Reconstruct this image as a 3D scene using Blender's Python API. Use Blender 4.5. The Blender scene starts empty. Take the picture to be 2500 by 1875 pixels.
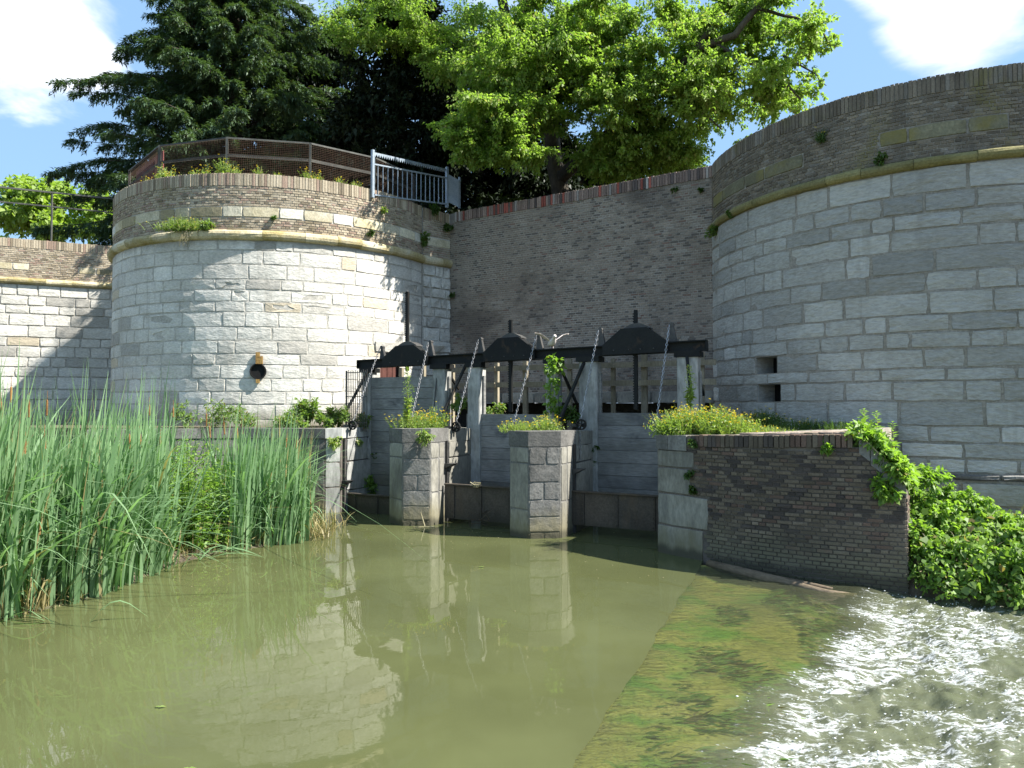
import bpy, math, random
import numpy as np
from mathutils import Vector

rnd = random.Random(11)
rng = np.random.default_rng(11)
RAD = math.radians
sc = bpy.context.scene
COL = sc.collection

# ------------------------------------------------------------------ camera, sky, sun, exposure
F = 1734.0
PITCH = RAD(1.57)
CAM_Z = 2.6
cam_d = bpy.data.cameras.new('camera')
cam = bpy.data.objects.new('camera', cam_d)
COL.objects.link(cam)
cam_d.sensor_width = 36
cam_d.lens = 36 * F / 2500
cam_d.clip_start = 0.05
cam_d.clip_end = 3000
cam.location = (0, 0, CAM_Z)
cam.rotation_euler = (math.pi / 2 + PITCH, 0, 0)
sc.camera = cam

SUN_EL = RAD(48)
SUN_AZ = math.atan2(0.978, -0.21)          # from +Y towards +X
sun_dir = Vector((math.sin(SUN_AZ) * math.cos(SUN_EL), math.cos(SUN_AZ) * math.cos(SUN_EL), math.sin(SUN_EL)))
sun_d = bpy.data.lights.new('sun', 'SUN')
sun_d.energy = 5.0
sun_d.angle = RAD(0.55)
sun_d.color = (1.0, 0.965, 0.90)
sun = bpy.data.objects.new('sun', sun_d)
COL.objects.link(sun)
sun.location = (30, -10, 40)
sun.rotation_euler = sun_dir.to_track_quat('Z', 'Y').to_euler()

world = bpy.data.worlds.new('World')
sc.world = world
world.use_nodes = True
SKY_STRENGTH = 0.074
sc.view_settings.view_transform = 'Standard'
sc.view_settings.look = 'None'
sc.view_settings.gamma = 1
sc.view_settings.use_curve_mapping = False
sc.view_settings.exposure = 1.4
sc.cycles.max_bounces = 8
sc.cycles.transparent_max_bounces = 12
sc.cycles.caustics_reflective = False
sc.cycles.caustics_refractive = False
sc.cycles.sample_clamp_indirect = 6
sc.cycles.use_denoising = True


class NT:
    """short-hand for node trees"""
    def __init__(s, tree):
        s.t = tree
        s.t.nodes.clear()

    def n(s, typ, ins=None, **kw):
        nd = s.t.nodes.new('ShaderNode' + typ)
        for k, v in kw.items():
            setattr(nd, k, v)
        for k, v in (ins or {}).items():
            s.put(nd.inputs[k], v)
        return nd

    def put(s, sock, v):
        if hasattr(v, 'links') or isinstance(v, bpy.types.NodeSocket):
            s.t.links.new(v, sock)
        else:
            if isinstance(v, tuple) and len(v) == 3 and sock.type == 'RGBA':
                v = (*v, 1)
            sock.default_value = v

    def math(s, op, a, b=0.0, c=None, clamp=False):
        nd = s.n('Math', operation=op, use_clamp=clamp)
        s.put(nd.inputs[0], a)
        s.put(nd.inputs[1], b)
        if c is not None:
            s.put(nd.inputs[2], c)
        return nd.outputs[0]

    def vmath(s, op, a, b=(0, 0, 0)):
        nd = s.n('VectorMath', operation=op)
        s.put(nd.inputs[0], a)
        s.put(nd.inputs[1], b)
        return nd.outputs['Value'] if op in ('DOT_PRODUCT', 'LENGTH') else nd.outputs[0]

    def mix(s, f, a, b, mode='MIX'):
        nd = s.n('Mix', data_type='RGBA', blend_type=mode)
        s.put(nd.inputs[0], f)
        s.put(nd.inputs[6], a)
        s.put(nd.inputs[7], b)
        return nd.outputs[2]

    def noise(s, vec, scale, detail=4, rough=0.55, dist=0.0):
        nd = s.n('TexNoise', {'Scale': scale, 'Detail': detail, 'Roughness': rough, 'Distortion': dist})
        s.put(nd.inputs['Vector'], vec)
        return nd.outputs[0]

    def step(s, v, lo, hi, a=0.0, b=1.0):
        nd = s.n('MapRange', interpolation_type='SMOOTHSTEP')
        s.put(nd.inputs[0], v)
        for i, x in enumerate((lo, hi, a, b)):
            s.put(nd.inputs[i + 1], x)
        return nd.outputs[0]

    def scalevec(s, vec, k):
        return s.vmath('MULTIPLY', vec, k)


def build_sky():
    T = NT(world.node_tree)
    sky = T.n('TexSky', sky_type='NISHITA', sun_disc=False, sun_elevation=SUN_EL, sun_rotation=SUN_AZ, air_density=1.0,
              dust_density=0.6, ozone_density=1.2, altitude=50)
    d = T.n('TexCoord').outputs['Generated']
    dn = T.vmath('NORMALIZE', d)
    sep = T.n('SeparateXYZ', {0: dn})
    zz = T.math('ADD', T.math('MAXIMUM', sep.outputs[2], 0.0), 0.22)
    comb = T.n('CombineXYZ', {0: T.math('DIVIDE', sep.outputs[0], zz), 1: T.math('DIVIDE', sep.outputs[1], zz), 2: 3.7})
    nz = T.noise(comb.outputs[0], 1.5, 7, 0.58, 0.3)
    v = nz
    for dr, rad, amt in (((-0.535, 0.75, 0.41), 8.5, 0.27), ((0.47, 0.745, 0.475), 9, 0.34), ((-0.52, 0.80, 0.27), 8, -0.10), ((0.30, 0.9, 0.30), 14, -0.16)):
        dv = Vector(dr).normalized()
        dt = T.vmath('DOT_PRODUCT', dn, tuple(dv))
        blob = T.step(dt, math.cos(RAD(rad)), math.cos(RAD(rad * 0.25)), 0.0, amt)
        v = T.math('ADD', v, blob)
    mask = T.step(v, 0.54, 0.69)
    shade = T.noise(comb.outputs[0], 3.5, 5, 0.55)
    cloud = T.mix(T.step(shade, 0.35, 0.65), (6.2, 6.6, 7.3), (9.0, 9.1, 9.3))
    skyc = T.mix(0.72, sky.outputs[0], (2.2, 3.8, 6.0))
    colr = T.mix(mask, skyc, cloud)
    bg = T.n('Background', {'Color': colr, 'Strength': SKY_STRENGTH})
    out = T.n('OutputWorld')
    T.t.links.new(bg.outputs[0], out.inputs[0])


build_sky()

# ------------------------------------------------------------------ pixel helpers (photo pixels 2500 x 1875; Q takes the 2212-wide view)
Q = 2500 / 2212.0


def ray(px, py):
    a = (px - 1250) / F
    b = -(py - 937.5) / F
    return Vector((a, math.cos(PITCH) - b * math.sin(PITCH), math.sin(PITCH) + b * math.cos(PITCH)))


def at(px, py, depth):
    d = ray(px, py)
    t = depth / d.y
    return Vector((d.x * t, depth, CAM_Z + d.z * t))


def atq(qx, qy, depth):
    return at(qx * Q, qy * Q, depth)


def on_plane(px, py, p0, u):
    d = ray(px, py)
    nx, ny = u[1], -u[0]
    t = (p0[0] * nx + p0[1] * ny) / (d.x * nx + d.y * ny)
    return Vector((d.x * t, d.y * t, CAM_Z + d.z * t))


def on_circle(px, py, c, r):
    d = ray(px, py)
    a = d.x ** 2 + d.y ** 2
    b = -2 * (d.x * c[0] + d.y * c[1])
    cc = c[0] ** 2 + c[1] ** 2 - r * r
    disc = max(b * b - 4 * a * cc, 0)
    t = (-b - math.sqrt(disc)) / (2 * a)
    return Vector((d.x * t, d.y * t, CAM_Z + d.z * t))


# ------------------------------------------------------------------ materials
def newmat(name):
    m = bpy.data.materials.new(name)
    m.use_nodes = True
    return m, NT(m.node_tree)


def piece_random(T):
    g = T.n('NewGeometry')
    oi = T.n('ObjectInfo')
    r = T.math('FRACT', T.math('ADD', oi.outputs['Random'], T.math('MULTIPLY', g.outputs['Random Per Island'], 7.31)))
    return g.outputs['Position'], r


def weathered(name, c1, c2, rand=0.3, scale=1.3, grain=26, bump=0.5, bdist=0.02, rough=0.9, tints=(), stains=(), zones=(), spec=0.25,
              stretch=(1, 1, 1), grainamt=0.35, metallic=0.0):
    """procedural stone, brick, concrete, timber or metal: colour noise, one tint per piece, stains, zones of growth by height"""
    m, T = newmat(name)
    pos, r = piece_random(T)
    ps = T.scalevec(pos, stretch)
    big = T.noise(pos, scale, 5, 0.6)
    f = T.math('ADD', T.step(big, 0.3, 0.7), T.math('MULTIPLY', T.math('SUBTRACT', r, 0.5), 0.8), clamp=True)
    col = T.mix(f, c1, c2)
    wn = T.n('TexWhiteNoise', noise_dimensions='1D', ins={'W': T.math('MULTIPLY', r, 91.7)})
    acc = 0.0
    for tc, frac in tints:
        k = T.math('MULTIPLY', T.math('GREATER_THAN', wn.outputs[0], acc), T.math('LESS_THAN', wn.outputs[0], acc + frac))
        col = T.mix(T.math('MULTIPLY', k, 0.85), col, tc)
        acc += frac
    val = T.math('ADD', 1 - rand / 2, T.math('MULTIPLY', T.n('TexWhiteNoise', noise_dimensions='1D', ins={'W': T.math('MULTIPLY', r, 37.3)}).outputs[0], rand))
    fine = T.noise(ps, grain, 5, 0.65)
    val = T.math('MULTIPLY', val, T.step(fine, 0.2, 0.8, 1 - grainamt, 1 + grainamt * 0.6))
    g = T.n('CombineXYZ', {0: val, 1: val, 2: val})
    col = T.mix(1.0, col, g.outputs[0], 'MULTIPLY')
    for sc_col, svec, lo, hi, amt in stains:
        sn = T.noise(T.scalevec(pos, svec), 1.0, 6, 0.62, 0.4)
        col = T.mix(T.step(sn, lo, hi, 0.0, amt), col, sc_col)
    for zc, z0, z1, amt in zones:
        sep = T.n('SeparateXYZ', {0: pos})
        zn = T.math('ADD', sep.outputs[2], T.math('MULTIPLY', T.math('SUBTRACT', T.noise(T.scalevec(pos, (2.2, 2.2, 0.7)), 1.6, 5, 0.65), 0.5), 1.0 * abs(z1 - z0) + 0.15))
        col = T.mix(T.step(zn, z0, z1, 0.0, amt), col, zc)
    b1 = T.noise(ps, grain * 0.35, 6, 0.62)
    h = T.math('ADD', T.math('MULTIPLY', b1, 1.0), T.math('MULTIPLY', fine, 0.35))
    bp = T.n('Bump', {'Strength': bump, 'Distance': bdist, 'Height': h})
    ps_ = T.n('BsdfPrincipled', {'Base Color': col, 'Roughness': rough, 'Normal': bp.outputs[0], 'Specular IOR Level': spec, 'Metallic': metallic})
    out = T.n('OutputMaterial')
    T.t.links.new(ps_.outputs[0], out.inputs[0])
    return m


def leafmat(name, c1, c2, trans=0.4, dead=None, gloss=0.35, tc=None):
    m, T = newmat(name)
    pos, r = piece_random(T)
    n1 = T.noise(pos, 0.9, 3)
    f = T.math('ADD', T.math('MULTIPLY', T.step(n1, 0.3, 0.7), 0.6), T.math('MULTIPLY', r, 0.5), clamp=True)
    col = T.mix(f, c1, c2)
    if dead:
        wn = T.n('TexWhiteNoise', noise_dimensions='1D', ins={'W': T.math('MULTIPLY', r, 51.7)})
        col = T.mix(T.math('GREATER_THAN', wn.outputs[0], 1 - dead[1]), col, dead[0])
    p = T.n('BsdfPrincipled', {'Base Color': col, 'Roughness': 0.5, 'Specular IOR Level': gloss})
    tcol = T.mix(1.0, col, tc or (1.5, 1.7, 0.55), 'MULTIPLY')
    tr = T.n('BsdfTranslucent', {'Color': tcol})
    mx = T.n('MixShader', {0: trans, 1: p.outputs[0], 2: tr.outputs[0]})
    out = T.n('OutputMaterial')
    T.t.links.new(mx.outputs[0], out.inputs[0])
    return m


STREAK = (1.6, 1.6, 0.35)
M = {}
M['pale_stone'] = weathered('pale_limestone', (0.50, 0.475, 0.42), (0.64, 0.615, 0.555), rand=0.16, scale=0.9, grain=13, bump=0.65, bdist=0.035, rough=0.92,
                            stretch=(1, 1, 2.2), grainamt=0.28, tints=(((0.36, 0.34, 0.30), 0.08), ((0.50, 0.42, 0.30), 0.05)),
                            stains=(((0.16, 0.15, 0.13), (0.8, 0.8, 0.9), 0.66, 0.80, 0.6), ((0.45, 0.36, 0.22), (1.1, 1.1, 0.8), 0.70, 0.82, 0.5), ((0.27, 0.25, 0.21), (2.8, 2.8, 0.22), 0.56, 0.74, 0.5), ((0.20, 0.19, 0.17), (5.0, 5.0, 5.0), 0.68, 0.76, 0.5)),
                            zones=(((0.13, 0.125, 0.115), 6.55, 6.95, 0.6), ((0.20, 0.18, 0.13), 2.7, 1.9, 0.8)))
M['pale_mortar'] = weathered('pale_lime_mortar', (0.38, 0.36, 0.315), (0.52, 0.49, 0.44), rand=0.1, scale=2, grain=20, bump=0.7)
M['grey_stone'] = weathered('grey_limestone', (0.345, 0.336, 0.302), (0.43, 0.42, 0.38), rand=0.20, scale=0.7, grain=9, bump=1.0, bdist=0.05, rough=0.9,
                            stretch=(1, 1, 2.8), grainamt=0.25, tints=(((0.53, 0.52, 0.48), 0.08), ((0.285, 0.278, 0.25), 0.12), ((0.45, 0.38, 0.22), 0.012)),
                            stains=(((0.17, 0.165, 0.15), (0.9, 0.9, 0.5), 0.60, 0.80, 0.5), ((0.26, 0.25, 0.215), (2.6, 2.6, 0.22), 0.54, 0.72, 0.45)),
                            zones=(((0.17, 0.19, 0.10), 1.6, 0.3, 0.65),))
M['brown_mortar'] = weathered('brown_mortar', (0.25, 0.228, 0.19), (0.33, 0.305, 0.26), rand=0.1, scale=3, grain=25, bump=0.8)
M['brick'] = weathered('brown_brick', (0.21, 0.172, 0.135), (0.29, 0.243, 0.195), rand=0.26, scale=0.45, grain=40, bump=0.5, bdist=0.01,
                       tints=(((0.29, 0.26, 0.22), 0.03), ((0.11, 0.095, 0.083), 0.15), ((0.19, 0.12, 0.095), 0.04)),
                       stains=(((0.075, 0.062, 0.055), (0.35, 0.35, 0.5), 0.50, 0.68, 0.7), ((0.36, 0.34, 0.31), (1.3, 1.3, 1.0), 0.70, 0.78, 0.7), ((0.09, 0.08, 0.05), STREAK, 0.58, 0.8, 0.5)))
M['parapet_brick'] = weathered('parapet_brick', (0.31, 0.25, 0.175), (0.44, 0.375, 0.275), rand=0.35, scale=0.8, grain=40, bump=0.6, bdist=0.012,
                               tints=(((0.31, 0.215, 0.165), 0.15), ((0.20, 0.16, 0.11), 0.15)),
                               stains=(((0.16, 0.135, 0.055), (0.9, 0.9, 0.7), 0.52, 0.72, 0.7),))
M['mossy_brick'] = weathered('mossy_dark_brick', (0.13, 0.108, 0.08), (0.225, 0.19, 0.145), rand=0.5, scale=0.7, grain=35, bump=0.8, bdist=0.015,
                             tints=(((0.21, 0.19, 0.16), 0.1),),
                             stains=(((0.155, 0.14, 0.045), (0.7, 0.7, 0.9), 0.54, 0.70, 0.7), ((0.28, 0.275, 0.25), (2.6, 2.6, 1.4), 0.64, 0.74, 0.55), ((0.05, 0.045, 0.04), STREAK, 0.5, 0.75, 0.6)))
M['coping_brick'] = weathered('coping_brick', (0.16, 0.115, 0.095), (0.27, 0.20, 0.165), rand=0.5, scale=1.2, grain=40, bump=0.5, bdist=0.01,
                              tints=(((0.33, 0.085, 0.06), 0.12), ((0.085, 0.07, 0.065), 0.2), ((0.36, 0.33, 0.30), 0.06)),
                              stains=(((0.36, 0.35, 0.33), (1.6, 1.6, 1.2), 0.62, 0.74, 0.6),))
M['brick_mortar'] = weathered('brick_mortar', (0.29, 0.265, 0.225), (0.42, 0.39, 0.335), rand=0.0, scale=1.0, grain=30, bump=0.5,
                              stains=(((0.085, 0.072, 0.062), (0.35, 0.35, 0.5), 0.42, 0.62, 0.6),))
M['dark_mortar'] = weathered('dark_mortar', (0.115, 0.10, 0.085), (0.19, 0.165, 0.14), rand=0.0, scale=1.0, grain=30, bump=0.5,
                             stains=(((0.05, 0.045, 0.04), (0.5, 0.5, 0.5), 0.45, 0.65, 0.85),))
M['wing_brick'] = weathered('dark_brown_brick', (0.128, 0.102, 0.074), (0.185, 0.150, 0.112), rand=0.5, scale=0.7, grain=40, bump=0.5, bdist=0.01,
                            tints=(((0.06, 0.05, 0.048), 0.25), ((0.14, 0.09, 0.07), 0.10)),
                            stains=(((0.07, 0.06, 0.045), (0.5, 0.5, 0.9), 0.48, 0.66, 0.75), ((0.24, 0.23, 0.20), (1.7, 1.7, 2.4), 0.72, 0.80, 0.5)),
                            zones=(((0.155, 0.145, 0.095), 0.75, 0.15, 0.8), ((0.055, 0.052, 0.036), 0.20, 0.07, 0.8)))
M['cordon'] = weathered('lichen_sandstone', (0.36, 0.29, 0.13), (0.56, 0.49, 0.34), rand=0.35, scale=1.6, grain=24, bump=0.7, bdist=0.02,
                        stains=(((0.62, 0.59, 0.50), (1.0, 1.0, 1.0), 0.52, 0.66, 0.7), ((0.24, 0.20, 0.045), (0.9, 0.9, 0.9), 0.54, 0.68, 0.7)))
M['green_cordon'] = weathered('mossy_sandstone', (0.15, 0.132, 0.05), (0.23, 0.205, 0.09), rand=0.3, scale=1.2, grain=24, bump=0.7, bdist=0.02,
                              stains=(((0.32, 0.31, 0.27), (1.6, 1.6, 1.6), 0.6, 0.74, 0.6), ((0.10, 0.085, 0.05), (1, 1, 1), 0.6, 0.75, 0.5)))
M['mossy_band'] = weathered('mossy_band_stone', (0.13, 0.12, 0.075), (0.215, 0.20, 0.13), rand=0.3, scale=1.2, grain=24, bump=0.6, stains=(((0.20, 0.17, 0.05), (0.9, 0.9, 0.9), 0.5, 0.65, 0.7), ((0.07, 0.06, 0.045), (1, 1, 1), 0.55, 0.7, 0.6)))
M['band_stone'] = weathered('band_stone', (0.42, 0.35, 0.20), (0.62, 0.57, 0.44), rand=0.4, scale=0.8, grain=20, bump=0.5,
                            tints=(((0.66, 0.63, 0.55), 0.25), ((0.27, 0.23, 0.14), 0.22)), stains=(((0.22, 0.19, 0.11), (1, 1, 1), 0.58, 0.75, 0.6),))
M['concrete'] = weathered('stained_concrete', (0.195, 0.185, 0.155), (0.31, 0.295, 0.25), rand=0.25, scale=1.1, grain=18, bump=0.5, bdist=0.015, stretch=(1, 1, 0.4),
                          stains=(((0.105, 0.10, 0.095), (2.2, 2.2, 0.5), 0.52, 0.70, 0.65),), zones=(((0.18, 0.16, 0.09), 0.75, 0.05, 0.8), ((0.055, 0.052, 0.036), 0.20, 0.07, 0.8)))
M['pier_stone'] = weathered('dark_pier_stone', (0.125, 0.12, 0.11), (0.215, 0.207, 0.19), rand=0.16, scale=1.2, grain=22, bump=0.7, bdist=0.02,
                            stains=(((0.075, 0.072, 0.07), (1.6, 1.6, 0.5), 0.48, 0.68, 0.7),), zones=(((0.235, 0.205, 0.12), 0.7, 0.05, 0.85), ((0.055, 0.052, 0.036), 0.20, 0.07, 0.8)))
M['post_concrete'] = weathered('post_concrete', (0.27, 0.27, 0.25), (0.42, 0.415, 0.39), rand=0.2, scale=2.2, grain=14, bump=0.4, stretch=(1, 1, 0.3),
                               stains=(((0.12, 0.12, 0.12), (3, 3, 0.7), 0.58, 0.72, 0.6),))
M['steel'] = weathered('black_painted_steel', (0.009, 0.010, 0.010), (0.015, 0.016, 0.015), rand=0.2, scale=2, grain=30, bump=0.15, rough=0.6, spec=0.2,
                       stains=(((0.065, 0.042, 0.026), (3.5, 3.5, 2.5), 0.58, 0.74, 0.7),))
M['iron'] = weathered('dark_iron', (0.035, 0.034, 0.033), (0.07, 0.066, 0.06), rand=0.3, scale=6, grain=60, bump=0.3, rough=0.55, spec=0.5)
M['chain'] = weathered('galvanised_chain', (0.30, 0.30, 0.31), (0.46, 0.46, 0.47), rand=0.2, scale=8, grain=60, bump=0.2, rough=0.38, spec=0.6, metallic=0.6)
M['rust_plate'] = weathered('rusty_brown_plate', (0.058, 0.048, 0.038), (0.105, 0.086, 0.066), rand=0.25, scale=2, grain=26, bump=0.4, rough=0.7,
                            stains=(((0.14, 0.10, 0.06), (1.6, 1.6, 0.8), 0.58, 0.74, 0.6),), zones=(((0.05, 0.045, 0.03), 0.35, 0.1, 0.7),))
M['galv'] = weathered('galvanised_steel', (0.21, 0.26, 0.31), (0.31, 0.36, 0.41), rand=0.15, scale=6, grain=40, bump=0.1, rough=0.45, spec=0.5, metallic=0.25)
M['olive_paint'] = weathered('weathered_green_grey_paint', (0.06, 0.062, 0.055), (0.11, 0.112, 0.098), rand=0.2, scale=3, grain=40, bump=0.1, rough=0.6)
M['old_wood'] = weathered('grey_weathered_timber', (0.17, 0.168, 0.155), (0.27, 0.265, 0.25), rand=0.3, scale=1.6, grain=22, bump=0.5, stretch=(0.25, 0.25, 2.5),
                          stains=(((0.075, 0.075, 0.08), (0.9, 0.9, 1.6), 0.54, 0.68, 0.75),), zones=(((0.11, 0.10, 0.07), 0.95, 0.6, 0.6),))
M['fence_wood'] = weathered('pale_fence_timber', (0.20, 0.17, 0.115), (0.31, 0.27, 0.195), rand=0.3, scale=1.6, grain=30, bump=0.3, stretch=(2.5, 2.5, 0.3))
M['bark'] = weathered('dark_bark', (0.045, 0.038, 0.030), (0.095, 0.08, 0.06), rand=0.2, scale=2.5, grain=14, bump=1.0, bdist=0.05, stretch=(1.5, 1.5, 0.4))
M['deadwood'] = weathered('wet_log', (0.06, 0.046, 0.034), (0.14, 0.108, 0.072), rand=0.3, scale=2, grain=24, bump=0.7, stretch=(0.6, 0.6, 2))
M['void'] = weathered('painted_dark_inside', (0.010, 0.010, 0.010), (0.016, 0.015, 0.014), rand=0.0, bump=0.1)  # near-black colour stands in for the shade inside openings and the pipe
M['rust'] = weathered('rusty_iron', (0.21, 0.12, 0.04), (0.33, 0.21, 0.07), rand=0.2, scale=9, grain=50, bump=0.6)
M['rust_mesh'] = weathered('rusty_brown_wire', (0.07, 0.042, 0.03), (0.11, 0.065, 0.042), rand=0.2, scale=4, grain=30, bump=0.1, rough=0.8)
M['door_red'] = weathered('brown_red_paint', (0.075, 0.028, 0.022), (0.11, 0.045, 0.034), rand=0.2, scale=3, grain=40, bump=0.2, rough=0.6)
M['red_board'] = weathered('faded_red_board', (0.16, 0.040, 0.034), (0.24, 0.07, 0.06), rand=0.15, scale=1.2, grain=30, bump=0.1, rough=0.6)
M['soil'] = weathered('damp_soil', (0.075, 0.06, 0.042), (0.15, 0.125, 0.085), rand=0.1, scale=1.8, grain=16, bump=1.0, bdist=0.05,
                      stains=(((0.08, 0.11, 0.03), (1, 1, 1), 0.5, 0.65, 0.7),))
M['dusty_top'] = weathered('dusty_pier_top', (0.27, 0.24, 0.195), (0.40, 0.36, 0.30), rand=0.3, scale=2.5, grain=16, bump=0.8,
                           stains=(((0.13, 0.14, 0.05), (1.5, 1.5, 1.5), 0.5, 0.64, 0.7),))
M['top_brick'] = weathered('worn_top_brick', (0.27, 0.20, 0.155), (0.38, 0.31, 0.25), rand=0.4, scale=1.6, grain=24, bump=0.6,
                           stains=(((0.15, 0.14, 0.06), (1.5, 1.5, 1.5), 0.54, 0.68, 0.6),))
M['maple'] = leafmat('broad_leaves', (0.145, 0.225, 0.040), (0.285, 0.37, 0.085), 0.52, dead=((0.30, 0.29, 0.08), 0.04), tc=(1.25, 1.5, 0.7))
M['fartree'] = leafmat('pale_tree_leaves', (0.19, 0.28, 0.07), (0.29, 0.37, 0.10), 0.45)
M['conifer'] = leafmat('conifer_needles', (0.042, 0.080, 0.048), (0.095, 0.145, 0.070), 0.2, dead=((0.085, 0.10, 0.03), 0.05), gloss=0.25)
M['yew'] = leafmat('dark_evergreen_leaves', (0.009, 0.015, 0.008), (0.020, 0.030, 0.013), 0.08, gloss=0.15)  # dark leaf green, with the deep shade of the mass put into the colour
M['reed'] = leafmat('reed_leaves', (0.13, 0.235, 0.110), (0.25, 0.37, 0.19), 0.42, dead=((0.30, 0.25, 0.12), 0.05), tc=(1.2, 1.45, 0.75))
M['reed_base'] = leafmat('dry_reed_stalks', (0.20, 0.16, 0.07), (0.30, 0.26, 0.12), 0.2)
M['cattail'] = weathered('cattail_brown', (0.19, 0.095, 0.035), (0.30, 0.165, 0.06), rand=0.4, scale=8, grain=60, bump=0.4)
M['bush'] = leafmat('bindweed_leaves', (0.12, 0.22, 0.035), (0.245, 0.36, 0.085), 0.45, dead=((0.22, 0.20, 0.06), 0.02))
M['shrub'] = leafmat('shrub_leaves', (0.10, 0.17, 0.04), (0.19, 0.265, 0.08), 0.4, dead=((0.21, 0.16, 0.07), 0.06))
M['weed'] = leafmat('weed_leaves', (0.15, 0.23, 0.05), (0.28, 0.35, 0.11), 0.42, dead=((0.32, 0.28, 0.14), 0.06))
M['darkweed'] = leafmat('dark_weed_leaves', (0.04, 0.085, 0.018), (0.085, 0.145, 0.032), 0.35)
M['flower'] = leafmat('yellow_petals', (0.62, 0.44, 0.02), (0.75, 0.58, 0.04), 0.25, tc=(1, 1, 0.6))
M['dry_stem'] = leafmat('dry_stems', (0.23, 0.20, 0.11), (0.34, 0.30, 0.18), 0.15)
M['pale_feather'] = weathered('pale_pigeon_feathers', (0.50, 0.42, 0.38), (0.66, 0.60, 0.56), rand=0.1, scale=18, grain=70, bump=0.2, rough=0.8)
M['green_ball'] = weathered('pale_green_rubber', (0.22, 0.50, 0.24), (0.30, 0.60, 0.32), rand=0, bump=0.1, rough=0.4)


# ------------------------------------------------------------------ object helpers
WLOC = {}


def tag(o, label=None, cat=None, group=None, kind=None):
    for k, v in (('label', label), ('category', cat), ('group', group), ('kind', kind)):
        if v:
            o[k] = v
    return o


def root(name, loc, label, cat, group=None):
    o = bpy.data.objects.new(name, None)
    COL.objects.link(o)
    o.location = loc
    o.empty_display_size = 0.2
    WLOC[o.name] = Vector(loc)
    return tag(o, label, cat, group)


def link(o, parent, c):
    COL.objects.link(o)
    c = Vector(c)
    if parent is not None:
        o.parent = parent
        o.location = c - WLOC[parent.name]
    else:
        o.location = c
    WLOC[o.name] = c
    return o


def big_mesh(name, V, Fq, mat, parent=None, smooth=False, centre=None):
    """V (n,3), Fq (k,4) or (k,3) arrays"""
    V = np.asarray(V, dtype=np.float64)
    Fq = np.asarray(Fq, dtype=np.int32)
    c = V.mean(axis=0) if centre is None else np.array(centre)
    me = bpy.data.meshes.new(name)
    k, w = Fq.shape
    me.vertices.add(len(V))
    me.vertices.foreach_set('co', (V - c).astype(np.float32).ravel())
    me.loops.add(k * w)
    me.loops.foreach_set('vertex_index', Fq.ravel())
    me.polygons.add(k)
    me.polygons.foreach_set('loop_start', np.arange(0, k * w, w, dtype=np.int32))
    me.polygons.foreach_set('loop_total', np.full(k, w, dtype=np.int32))
    if smooth:
        me.polygons.foreach_set('use_smooth', np.ones(k, dtype=bool))
    me.update(calc_edges=True)
    me.materials.append(mat)
    return link(bpy.data.objects.new(name, me), parent, c)


def obj(name, vs, fs, mat, parent=None, smooth=False, keep=False):
    vs = [Vector(v) for v in vs]
    c = Vector((0, 0, 0))
    for v in vs:
        c += v
    c /= len(vs)
    if keep:
        c = Vector((0, 0, 0))
    me = bpy.data.meshes.new(name)
    me.from_pydata([tuple(v - c) for v in vs], [], fs)
    if smooth:
        me.polygons.foreach_set('use_smooth', [True] * len(me.polygons))
    me.update()
    me.materials.append(mat)
    return link(bpy.data.objects.new(name, me), parent, c)


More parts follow.
